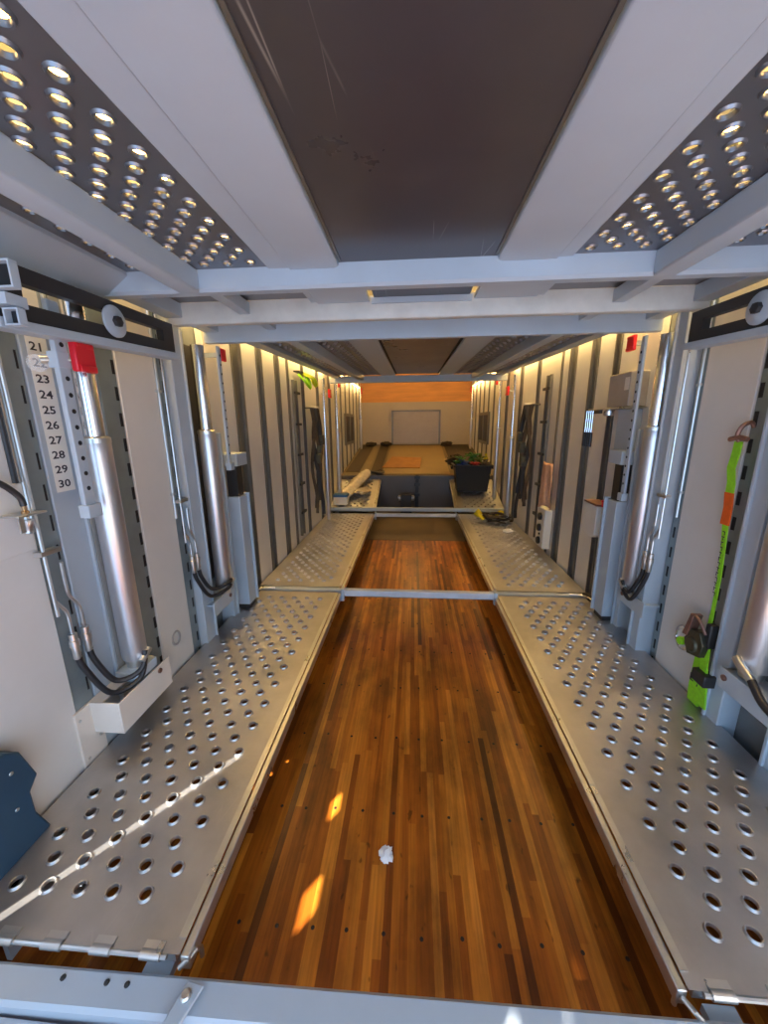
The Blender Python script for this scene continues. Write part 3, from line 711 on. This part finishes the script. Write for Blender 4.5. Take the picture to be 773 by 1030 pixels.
# grommet ring and blue box
t = thing('grommet_ring', 'grey oval ring on the left sheet beyond the nearest cylinder', 'ring', (-1.27, 1.66, .14))
m = MB()
m.tube([(-1.268, 1.665+.030*cos(a), .17+.034*sin(a)) for a in [2*pi*k/24 for k in range(25)]], .006, 8)
obj('ring', m, mat('ring_grey', (.42, .40, .38), .5), t)
t = thing('switch_box', 'dark blue plastic box with cut corners at the left photo edge', 'box', (-1.24, .74, 0))
obj('housing', MB().prism([(.60, .34), (.80, .34), (.835, .31), (.865, .20), (.835, .165), (.835, .09), (.87, -.02), (.60, -.12)], -1.27, -1.20, 'x'), BLUEB, t, bev=.006)
for yy, zz in ((.80, .27), (.79, .15)): obj('screw', MB().lathe((-1.2, yy, zz), (1, 0, 0), [(.006, 0), (.005, .002)], 10), STEEL, t)

# telescoping square posts (second bay, both walls) with cap brackets
for s, y, zb_, zt_ in ((-1, 2.37, .79, .99), (1, 2.34, .78, 1.0)):
    t = thing('telescoping_post', 'square telescoping post with dark inner tube low on the %s wall' % sides[s], 'post', (s*1.2, y, 0))
    o_ = obj('outer_sleeve', bx(*sorted((s*1.262, s*1.165)), y-.055, y+.055, .03, zb_), PAINT, t, bev=.004)
    obj('edge_flange', bx(*sorted((s*1.262, s*1.15)), y+.055, y+.065, .03, zb_+.01), PAINT, t)
    obj('inner_tube', bx(*sorted((s*1.25, s*1.18)), y-.03, y+.045, zb_, zt_), BLACK, t)
    obj('cap_bracket', MB().box(*sorted((s*1.262, s*1.15)), y-.07, y+.075, zt_, zt_+.08), PAINT, t, bev=.004)
    obj('foot', bx(*sorted((s*1.255, s*1.17)), y-.05, y+.05, .0015, .03), BLACK, t)
    obj('gas_strut', MB().tube([(s*1.20, y+.085, .12), (s*1.20, y+.085, .75)], .007, 8).tube([(s*1.20, y+.085, .40), (s*1.20, y+.085, .46)], .013, 8), STEEL, t)
# right: grey cabinet, shelf, tools, white control box
t = thing('wall_cabinet', 'grey steel wall cabinet with small label under the right red cap', 'cabinet', (1.21, 2.45, 1.1))
obj('upper_box', bx(1.27, 1.17, 2.32, 2.56, 1.33, 1.52), mat('warm_grey', (.42, .39, .37), .4, .2), t, bev=.004)
obj('paper_label', bx(1.17, 1.1685, 2.33, 2.375, 1.42, 1.49), STICK, t)
obj('lower_panel', bx(1.27, 1.215, 2.34, 2.50, 1.06, 1.315), PAINT, t, bev=.003)
t = thing('wall_shelf', 'thin steel shelf under the grey cabinet, tools hanging from its end', 'shelf', (1.2, 2.55, 1.3))
obj('shelf_plate', bx(1.27, 1.14, 2.30, 2.74, 1.318, 1.326), STEEL, t)
obj('hook_rail', bx(1.16, 1.14, 2.58, 2.76, 1.295, 1.318), BLACK, t)
obj('spot_lamp', MB().lathe((1.19, 2.56, 1.318), (0, 0, -1), [(.02, 0), (.03, .01), (.03, .035), (.02, .04)], 16), CHROME, t)
for k in range(4):
    t = thing('hanging_tool', ['first', 'second', 'third', 'fourth'][k]+' black-handled steel tool from the left, hanging by the grey cabinet', 'tool', (1.15, 2.72-k*.03, 1.1), 'tools hanging by the cabinet')
    yy = 2.755-k*.03
    obj('shank', MB().tube([(1.14, yy, 1.315), (1.14, yy, 1.17)], .004, 8), CHROME, t)
    obj('handle', MB().tube([(1.14, yy, 1.175), (1.14, yy, 1.08)], .011, 10), RUBBER, t)
t = thing('control_box', 'white weathered control box with reddish top edge on the right wall studs', 'box', (1.2, 2.62, .5))
obj('housing', MB().prism([(2.52, .50), (2.58, .47), (2.70, .50), (2.70, .70), (2.52, .70)], 1.262, 1.17, 'x'), WHITEP, t, bev=.006)
obj('lid', bx(1.265, 1.165, 2.515, 2.70, .70, .712), RUST, t)
obj('valve_knob', MB().lathe((1.2, 2.5, .70), (0, 0, 1), [(.012, 0), (.012, .03), (.018, .032), (.018, .045)], 10), RED, t)
# socket panel near the peach cloth
t = thing('socket_panel', 'white panel with dark round knobs under the peach cloth', 'panel', (1.2, 3.7, .1))
obj('housing', bx(1.262, 1.19, 3.52, 3.74, .06, .44), WHITEP, t, bev=.006)
for zz in (.36, .25, .12):
    obj('knob', MB().lathe((1.19, 3.62, zz), (-1, 0, 0), [(.036, 0), (.036, .02), (.028, .026)], 16), RUBBER, t)
obj('knob', MB().lathe((1.19, 3.62, .185), (-1, 0, 0), [(.012, 0), (.010, .01)], 10), RUBBER, t)
# peach cloth
t = thing('hanging_cloth', 'peach coloured cloth draped on the right wall track', 'cloth', (1.22, 3.6, .45))
m = MB(); NU, NV = 18, 16; vs = []
for i in range(NU):
    for j in range(NV):
        u = i/(NU-1); v = j/(NV-1)
        half = .11+.07*v+.012*sin(6*v)
        vs.append((1.20-.025*sin(u*pi)-.014*sin(u*17+v*2)*(.3+v), 3.58+(u-.5)*2*half, .88-.42*v+.03*sin(u*5)*v))
fs = [(i*NV+j, (i+1)*NV+j, (i+1)*NV+j+1, i*NV+j+1) for i in range(NU-1) for j in range(NV-1)]
m.add(vs, fs); o = obj('cloth', m, TOWEL, t, smooth=180); sm = o.modifiers.new('solid', 'SOLIDIFY'); sm.thickness = .006
# ladder-like tracks
for s, y in ((-1, 3.93), (1, 3.90)):
    t = thing('ladder_track', 'dark ladder-like track with cross rungs on the %s wall' % sides[s], 'track', (s*1.25, y, .1))
    for dy in (-.045, .045): obj('rail', bx(*sorted((s*1.268, s*1.24)), y+dy-.010, y+dy+.010, .05, 1.68), STUDM, t, bev=.002)
    obj('channel_back', bx(*sorted((s*1.268, s*1.262)), y-.034, y+.034, .05, 1.66), BLACK, t)
    for k in range(5): obj('rung', bx(*sorted((s*1.24, s*1.22)), y-.075, y+.075, .30+k*.31, .325+k*.31), BLACK, t)

# clusters of straps and chains hanging on the studs before the slim cylinders
def hang_cluster(s, y, label):
    t = thing('hanging_straps', label, 'straps', (s*1.2, y, .1))
    rnd = random.Random(3 if s < 0 else 5)
    obj('hook_bar', MB().tube([(s*1.262, y-.16, 1.42), (s*1.19, y-.16, 1.42), (s*1.19, y+.16, 1.42), (s*1.262, y+.16, 1.42)], .008, 8), BLACK, t)
    for k in range(7):
        yy = y-.15+k*.05; zb_ = .12+rnd.random()*.35; pts = []
        n = 14
        for i in range(n+1):
            q = i/n; pts.append((s*(1.19-.02*sin(q*9+k)-.015*(k % 2)), yy+.018*sin(q*7+k*2), 1.42-(1.42-zb_)*q))
        obj('strap', MB().ribbon(pts, .035, .008), [DIRTY, BLACK, DIRTY, mat('brown_strap', (.16, .10, .05), .8)][k % 4], t)
    for k in range(3):
        zz = .75+.12*k+.05*rnd.random()
        obj('ratchet_buckle', MB().box(s*1.18, s*1.12, y-.11+k*.08, y-.04+k*.08, zz, zz+.11).lathe((s*1.15, y-.12+k*.08, zz+.05), (0, 1, 0), [(.022, 0), (.022, .10)], 12), OLIVE, t, bev=.004)
hang_cluster(-1, 4.45, 'tangle of dark straps and buckles hanging on the left wall')
hang_cluster(1, 4.30, 'tangle of dark straps and buckles hanging beyond the peach cloth')
for s, y in ((-1, 4.68), (1, 4.55)):
    t = thing('white_post', 'short whitish sheet strip standing beside the slim cylinder on the %s wall' % sides[s], 'post', (s*1.2, y, .9))
    obj('strip', bx(*sorted((s*1.268, s*1.19)), y-.09+.0, y-.02, .95, 1.45), SHEET, t, bev=.003)
    obj('strip_bracket', bx(*sorted((s*1.268, s*1.21)), y-.11, y-.02, .82, .95), STUDM, t)
# lime strap bundle high on the left wall
t = thing('strap_bundle', 'yellow and lime strap bundle hung high on the left wall under the deck', 'straps', (-1.18, 4.1, 1.62))
obj('lime_loop', MB().ribbon(bez([(-1.22, 3.97, 1.74), (-1.15, 4.0, 1.66), (-1.14, 4.08, 1.62), (-1.16, 4.14, 1.68), (-1.20, 4.16, 1.76)], 5), .05, .02), LIME, t)
obj('yellow_loop', MB().ribbon(bez([(-1.22, 4.13, 1.76), (-1.12, 4.16, 1.72), (-1.11, 4.22, 1.66), (-1.15, 4.26, 1.70)], 5), .06, .03), mat('hi_vis_yellow', (.75, .85, .03), .6), t)
obj('bracket', bx(-1.262, -1.2, 3.95, 4.28, 1.76, 1.775), BLACK, t)

# ============================================================ lime ratchet strap, right wall
t = thing('ratchet_strap', 'lime and orange ratchet strap hooked on the near right slotted track', 'strap', (1.24, 1.6, .1))
def rib(pts, wd, th, m, nm, par=t, label=None):
    # ribbon lying against the wall: width along y, thickness along x
    mb = MB(); vs = []
    for (x, y, z, w2) in pts: vs += [(x-th, y-w2, z), (x-th, y+w2, z), (x, y+w2, z), (x, y-w2, z)]
    fs = []
    for i in range(len(pts)-1):
        for j in range(4):
            k = (j+1) % 4; fs.append((i*4+j, i*4+k, (i+1)*4+k, (i+1)*4+j))
    fs += [(3, 2, 1, 0), tuple(len(vs)-4+q for q in range(4))]
    mb.add(vs, fs); return obj(nm, mb, m, par, label=label, smooth=60)
rib([(1.235, 1.603, 1.165, .019), (1.235, 1.605, 1.12, .019), (1.232, 1.61, 1.06, .019), (1.236, 1.60, 1.0, .019), (1.236, 1.598, .958, .019)], 0, .004, LIME, 'upper_webbing')
rib([(1.2362, 1.599, .962, .021), (1.238, 1.592, .90, .020), (1.236, 1.59, .83, .021)], 0, .006, ORANGE, 'orange_sleeve')
rib([(1.237, 1.588, .832, .014), (1.24, 1.578, .72, .011), (1.242, 1.57, .60, .009), (1.24, 1.565, .45, .008), (1.235, 1.56, .36, .012)], 0, .004, LIME, 'lower_webbing')
mk = MB()
for k in range(13):
    z = .80-k*.022
    mk.box(1.2308, 1.2315, 1.577-k*.001, 1.589-k*.001, z, z+.004)
    mk.box(1.2308, 1.2315, 1.577+(k % 3)*.004-k*.001, 1.580+(k % 3)*.004-k*.001, z-.012, z)
obj('woven_lettering', mk, INK, t)
obj('snap_hook', MB().tube(bez([(1.235, 1.604, 1.165), (1.225, 1.606, 1.19), (1.232, 1.598, 1.225), (1.262, 1.60, 1.238), (1.276, 1.60, 1.22)], 6), .008, 10).tube([(1.232, 1.565, 1.175), (1.228, 1.60, 1.182), (1.232, 1.645, 1.172)], .010, 10), RUST, t)
rb = obj('ratchet_body', MB().prism([(1.53, .25), (1.60, .23), (1.63, .29), (1.60, .35), (1.55, .36), (1.52, .31)], 1.235, 1.19, 'x').lathe((1.18, 1.58, .285), (1, 0, 0), [(.030, 0), (.036, .008), (.036, .045), (.03, .05)], 16), OLIVE, t, bev=.003)
obj('ratchet_spool', MB().tube([(1.185, 1.645, .262), (1.235, 1.645, .262)], .018, 14), LIME, rb)
obj('ratchet_handle', MB().prism([(1.612, .31), (1.640, .305), (1.610, .42), (1.590, .42)], 1.225, 1.185, 'x').tube(bez([(1.19, 1.60, .42), (1.19, 1.56, .41), (1.20, 1.53, .36)], 5), .006, 8), RUST, rb, bev=.002)
obj('black_keeper', bx(1.24, 1.205, 1.515, 1.545, .30, .41), BLACK, t, bev=.006)
obj('band', bx(1.24, 1.188, 1.475, 1.55, .14, .195), BLACK, t, bev=.005)
rib([(1.235, 1.57, .24, .022), (1.232, 1.565, .15, .026), (1.23, 1.56, .07, .03), (1.235, 1.56, .005, .03)], 0, .01, LIME, 'tail_fold')
rib([(1.225, 1.535, .30, .014), (1.22, 1.525, .22, .018), (1.215, 1.505, .13, .022), (1.225, 1.505, .03, .024)], 0, .008, LIME, 'tail_webbing')
mk = text_mb([('E', 0, 0, .05), ('Λ', .045, -.01, .04)], 0, lambda u, v: (1.2195, 1.58-u, .12+v))
obj('printed_letters', mk, INK, t)
t = thing('tie_down_ring', 'steel D ring in a round white recess beside the ratchet', 'ring', (1.27, 1.70, .2))
obj('recess_cup', MB().lathe((1.269, 1.722, .232), (-1, 0, 0), [(.052, 0), (.052, .004), (.044, .006), (.040, .001)], 28), WHITEP, t)
obj('ring', MB().tube([(1.258, 1.722+.047*cos(a), .232+.058*sin(a)) for a in [2*pi*k/28 for k in range(29)]], .0055, 8), CHROME, t)

# ============================================================ far area: nose floor mats and clutter
def floor_strip(name, label, xa0, xa1, xb0, xb1, ya, yb, m, cat, th=.006):
    za, zb_ = NF(ya)+.001, NF(yb)+.001
    mb = MB().add([(xa0, ya, za), (xa1, ya, za), (xb1, yb, zb_), (xb0, yb, zb_), (xa0, ya, za+th), (xa1, ya, za+th), (xb1, yb, zb_+th), (xb0, yb, zb_+th)],
                  [(0, 3, 2, 1), (4, 5, 6, 7), (0, 1, 5, 4), (1, 2, 6, 5), (2, 3, 7, 6), (3, 0, 4, 7)])
    return tag(obj(name, mb, m), label, cat)
floor_strip('floor_mat', 'dark brown mat against the left wall on the raised nose floor', -1.22, -.98, -1.20, -.95, 6.5, 8.9, BROWN, 'mat')
floor_strip('floor_mat', 'narrow tan board between the two dark mats on the nose floor', -.93, -.82, -.90, -.84, 6.5, 8.9, STRIPE, 'mat')
floor_strip('floor_mat', 'dark brown mat left of the tan centre mat on the nose floor', -.78, -.60, -.80, -.60, 6.5, 8.9, BROWN, 'mat')
floor_strip('floor_mat', 'broad tan centre mat leading to the nose hatch', -.57, .58, -.55, .60, 6.36, 8.85, mat('ochre_mat', (.30, .21, .085), .6, 0, .1, 4), 'mat')
floor_strip('floor_mat', 'dark brown mat behind the black tote on the nose floor', .66, 1.22, .66, 1.2, 6.5, 8.9, BROWN, 'mat')
# cardboard
t = obj('cardboard_sheet', MB().add([(-.60, 6.75, NF(6.75)+.012), (.08, 6.72, NF(6.72)+.012), (.12, 7.35, NF(7.35)+.05), (-.22, 7.55, NF(7.55)+.02), (-.45, 7.40, NF(7.4)+.06),
     (-.60, 6.75, NF(6.75)+.022), (.08, 6.72, NF(6.72)+.022), (.12, 7.35, NF(7.35)+.06), (-.22, 7.55, NF(7.55)+.03), (-.45, 7.40, NF(7.4)+.07)],
     [(4, 3, 2, 1, 0), (5, 6, 7, 8, 9)] + [(i, (i+1) % 5, 5+(i+1) % 5, 5+i) for i in range(5)]), CARD)
tag(t, 'flattened orange-brown cardboard sheet on the tan centre mat', 'cardboard')
for s in (-1, 1):
    t = thing('window_unit', 'dark framed panel low on the %s wall of the nose bay' % sides[s], 'panel', (s*1.25, 7.2, .85))
    m = MB()
    y0, y1, z0, z1 = 6.75, 7.75, .86, 1.42; xa, xb = sorted((s*1.262, s*1.235))
    m.box(xa, xb, y0, y1, z0, z0+.05).box(xa, xb, y0, y1, z1-.05, z1).box(xa, xb, y0, y0+.06, z0+.05, z1-.05).box(xa, xb, y1-.06, y1, z0+.05, z1-.05).box(xa, xb, 7.2, 7.28, z0+.05, z1-.05)
    obj('frame', m, STUDM, t); obj('dark_pane', bx(*sorted((s*1.262, s*1.25)), y0+.06, y1-.06, z0+.05, z1-.05), BLACK, t)
rnd = random.Random(11)
def lump(name, label, cat, c, r, m, seed, grp=None, parent=None, sq=(1, 1, 1)):
    bm = bmesh.new(); bmesh.ops.create_icosphere(bm, subdivisions=3, radius=1)
    rd = random.Random(seed); ph = [rd.random()*6 for _ in range(6)]
    for v in bm.verts:
        p = v.co; k = 1+.22*sin(5*p.x+ph[0])*sin(4*p.y+ph[1])+.18*sin(9*p.z+ph[2])*cos(7*p.x+ph[3])+.1*sin(15*p.y+ph[4])
        v.co = Vector((p.x*k*r*sq[0], p.y*k*r*sq[1], p.z*k*r*sq[2]))
    vs = [tuple(Vector(c)+v.co) for v in bm.verts]; fs = [tuple(v.index for v in f.verts) for f in bm.faces]; bm.free()
    o = obj(name, MB().add(vs, fs), m, parent, smooth=30)
    if parent is None: tag(o, label, cat, grp)
    return o
for x, y, lb in ((-1.02, 8.78, 'left corner'), (.72, 8.80, 'right of the hatch'), (-.66, 8.82, 'left of the hatch')):
    lump('rag_heap', 'small dark rag heap at the nose wall base, '+lb, 'rag', (x, y, NF(y)+.05), .07, BROWN, int(x*50), sq=(1.8, 1, .7))
# black tote with strap bundles
tx, ty, tz = .845, 5.80, .200
t = thing('storage_tote', 'black plastic tote full of coloured straps on the right sloping ramp', 'tote', (tx, ty, tz))
def frus(mb, x0, x1, y0, y1, z0, X0, X1, Y0, Y1, z1):
    return mb.add([(x0, y0, z0), (x1, y0, z0), (x1, y1, z0), (x0, y1, z0), (X0, Y0, z1), (X1, Y0, z1), (X1, Y1, z1), (X0, Y1, z1)], [(0, 3, 2, 1), (0, 1, 5, 4), (1, 2, 6, 5), (2, 3, 7, 6), (3, 0, 4, 7)])
m = frus(MB(), tx-.22, tx+.22, ty-.15, ty+.15, tz+.03, tx-.265, tx+.265, ty-.19, ty+.19, tz+.42)
frus(m, tx-.21, tx+.21, ty-.14, ty+.14, tz+.04, tx-.255, tx+.255, ty-.18, ty+.18, tz+.42)
bd = obj('tub', m, PLASTIC, t)
m = MB()
for a in ((tx-.29, tx+.29, ty-.215, ty-.18), (tx-.29, tx+.29, ty+.18, ty+.215), (tx-.29, tx-.255, ty-.18, ty+.18), (tx+.255, tx+.29, ty-.18, ty+.18)): m.box(a[0], a[1], a[2], a[3], tz+.405, tz+.43)
obj('rim', m, PLASTIC, t, bev=.005)
for s in (-1, 1): obj('handle', bx(tx+s*.29, tx+s*.315, ty-.07, ty+.07, tz+.36, tz+.40), PLASTIC, t, bev=.004)
for q, (dx, dy, dz, r, m_, c) in enumerate([(-.17, .02, .50, .09, GREEN, 'green strap bundle at the left inside the black tote'), (.02, .10, .55, .11, GREEN, 'dark green strap bundle at the back of the black tote'), (.12, .02, .52, .09, mat('olive_web', (.14, .17, .02), .8), 'olive strap bundle at the right inside the black tote'),
     (-.14, -.10, .46, .085, BLUEW, 'blue strap bundle at the front of the black tote'), (.03, -.12, .45, .06, REDW, 'red strap bundle at the front of the black tote'), (.17, -.10, .46, .07, DIRTY, 'brown strap bundle at the front right of the black tote')]):
    o = thing('strap_bundle', c, 'straps', (tx+dx, ty+dy, tz+dz-.05))
    for k in range(4):
        a0 = k*.8+q; pts = [(tx+dx+r*cos(a0)*cos(a)*1.0, ty+dy+r*.8*sin(a), tz+dz-.03+r*.55*sin(a0)*cos(a)+.012*k) for a in [2*pi*i/14 for i in range(15)]]
        obj('webbing_loop', MB().ribbon(pts, .045, .010), m_, o)
obj_y = thing('yellow_bottle', 'yellow bottle standing at the back right of the black tote', 'bottle', (tx+.215, ty+.05, tz+.4))
obj('bottle', MB().lathe((tx+.215, ty+.05, tz+.30), (0, 0, 1), [(.035, 0), (.038, .02), (.038, .2), (.016, .25), (.016, .28)], 16), YEL, obj_y)
# sack behind the tote
lump('dark_sack', 'dark brown sack slumped behind the left of the black tote', 'sack', (.66, 6.45, .62), .12, BROWN, 4, sq=(1.2, .9, .8))
# plastic wrapped roll and carton on the left sloping ramp
sl = math.tan(rad(16.2)); RZ = lambda y: .03+(y-5.27)*sl
t = thing('plastic_roll', 'shiny plastic wrapped roll lying up the left sloping ramp', 'roll', (-1.0, 5.9, RZ(5.9)))
pts = [(-1.08+.03*k, 5.50+.10*k, RZ(5.50+.10*k)+.085) for k in range(9)]
m = MB(); vs = []; n = 16
for i, p in enumerate(pts):
    for k in range(n):
        a = 2*pi*k/n; rr = .085*(1+.12*sin(3*a+i*1.3)+.08*sin(7*a+i*2.1)); vs.append((p[0]+rr*1.15*cos(a), p[1], p[2]+rr*.85*sin(a)))
fs = [(i*n+j, i*n+(j+1) % n, (i+1)*n+(j+1) % n, (i+1)*n+j) for i in range(len(pts)-1) for j in range(n)]+[tuple(reversed(range(n))), tuple(range(8*n, 9*n))]
obj('wrapped_roll', m.add(vs, fs), FILM, t, smooth=60)
t = thing('carton', 'small blue and white carton at the near end of the plastic roll', 'carton', (-1.1, 5.4, .07))
m = MB(); obj('box', m.box(-1.20, -1.0, 5.32, 5.46, .085, .20), WHITEP, t, bev=.003)
obj('blue_top', bx(-1.202, -.998, 5.318, 5.462, .20, .235), BLUEL, t)
obj('red_label', bx(-1.17, -1.12, 5.3185, 5.32, .10, .17), CREAM, t)
t = thing('crumpled_film', 'crumpled clear film beside the roll on the left sloping ramp', 'film', (-.82, 5.7, RZ(5.7)))
lump('film', '', '', (-.85, 5.80, RZ(5.80)+.035), .13, FILM, 9, parent=t, sq=(.9, 2.2, .25))
t = thing('strap_pile', 'small black strap pile at the top of the left sloping ramp', 'straps', (-.76, 6.38, RZ(6.38)))
for k in range(4):
    pts = [(-.78+.12*cos(a+k)+.04*k, 6.38+.06*sin(a), RZ(6.38)+.03+.02*k+.015*sin(2*a+k)) for a in [2*pi*i/14 for i in range(15)]]
    obj('webbing_loop', MB().ribbon(pts, .04, .012), BLACK, t)
# items in front of the step plate
t = thing('black_device', 'small black device with two silver ends before the grey step plate', 'device', (-.12, 5.9, -.2))
obj('body', bx(-.24, -.06, 5.95, 6.07, -.2, .12), BLACK, t, bev=.008)
for s in (-1, 1): obj('silver_end', MB().lathe((-.15+s*.10, 6.0, .06), (s, 0, 0), [(.045, -.01), (.045, .02), (.03, .035)], 16), STEEL, t)
t = thing('latch_post', 'dark upright latch post in the middle of the grey step plate', 'latch', (.03, 6.22, -.2))
obj('post', bx(.0, .055, 6.22, 6.279, -.2, .40), BLACK, t, bev=.004)
for z in (.05, .22, .34): obj('latch_knob', bx(-.02, .075, 6.20, 6.22, z, z+.05), RUBBER, t, bev=.004)

# strap heap with yellow piece on the right middle ramp
t = thing('strap_pile', 'dark strap heap with yellow end on the right ramp by the far cross tube', 'straps', (1.0, 4.75, 0))
rnd = random.Random(2)
for k in range(7):
    a0 = rnd.random()*6; cxx = 1.02+rnd.uniform(-.05, .05); cyy = 4.75+rnd.uniform(-.05, .05)
    pts = [(cxx+(.14+.03*sin(k))*cos(a+a0), cyy+.10*sin(a+a0), .03+.012*k+.012*sin(3*a)) for a in [2*pi*i/18 for i in range(17)]]
    obj('webbing_loop', MB().ribbon(pts, .04, .010), [DIRTY, BLACK][k % 2], t)
obj('yellow_end', MB().ribbon(bez([(.86, 4.70, .05), (.80, 4.74, .10), (.82, 4.80, .13), (.78, 4.84, .06)], 5), .07, .02), YEL, t)
obj('yellow_scrap', MB().ribbon(bez([(1.06, 4.92, .05), (1.12, 4.95, .09), (1.18, 4.93, .06)], 5), .05, .015), YEL, t)
# scraps of paper
lump('paper_scrap', 'crumpled white paper scrap on the wood floor between the foreground ramps', 'paper', (-.125, .98, -.19), .021, PAPER, 33, sq=(1.1, 1.2, .6))
lump('paper_scrap', 'small crumpled white paper on the right ramp near the dark straps', 'paper', (1.06, 4.28, .022), .042, PAPER, 22, sq=(1.2, 1, .5))
# floor bolts: rows of countersunk screws in the wood
t = thing('floor_screw', 'rows of dark countersunk screws across the wood floor', 'screw', (0, 1, -.2))
t['kind'] = 'stuff'
m = MB()
for y in (.78, 1.13, 1.48, 1.83, 2.18, 2.53, 2.9, 3.3, 3.7):
    for k in range(11):
        xx = -.55+k*.11+random.uniform(-.01, .01); m.lathe((xx, y+random.uniform(-.006, .006), -.2), (0, 0, 1), [(.006, 0), (.005, .0012)], 8)
o = obj('screw_heads', m, mat('old_screw', (.05, .035, .03), .6, .5), t)
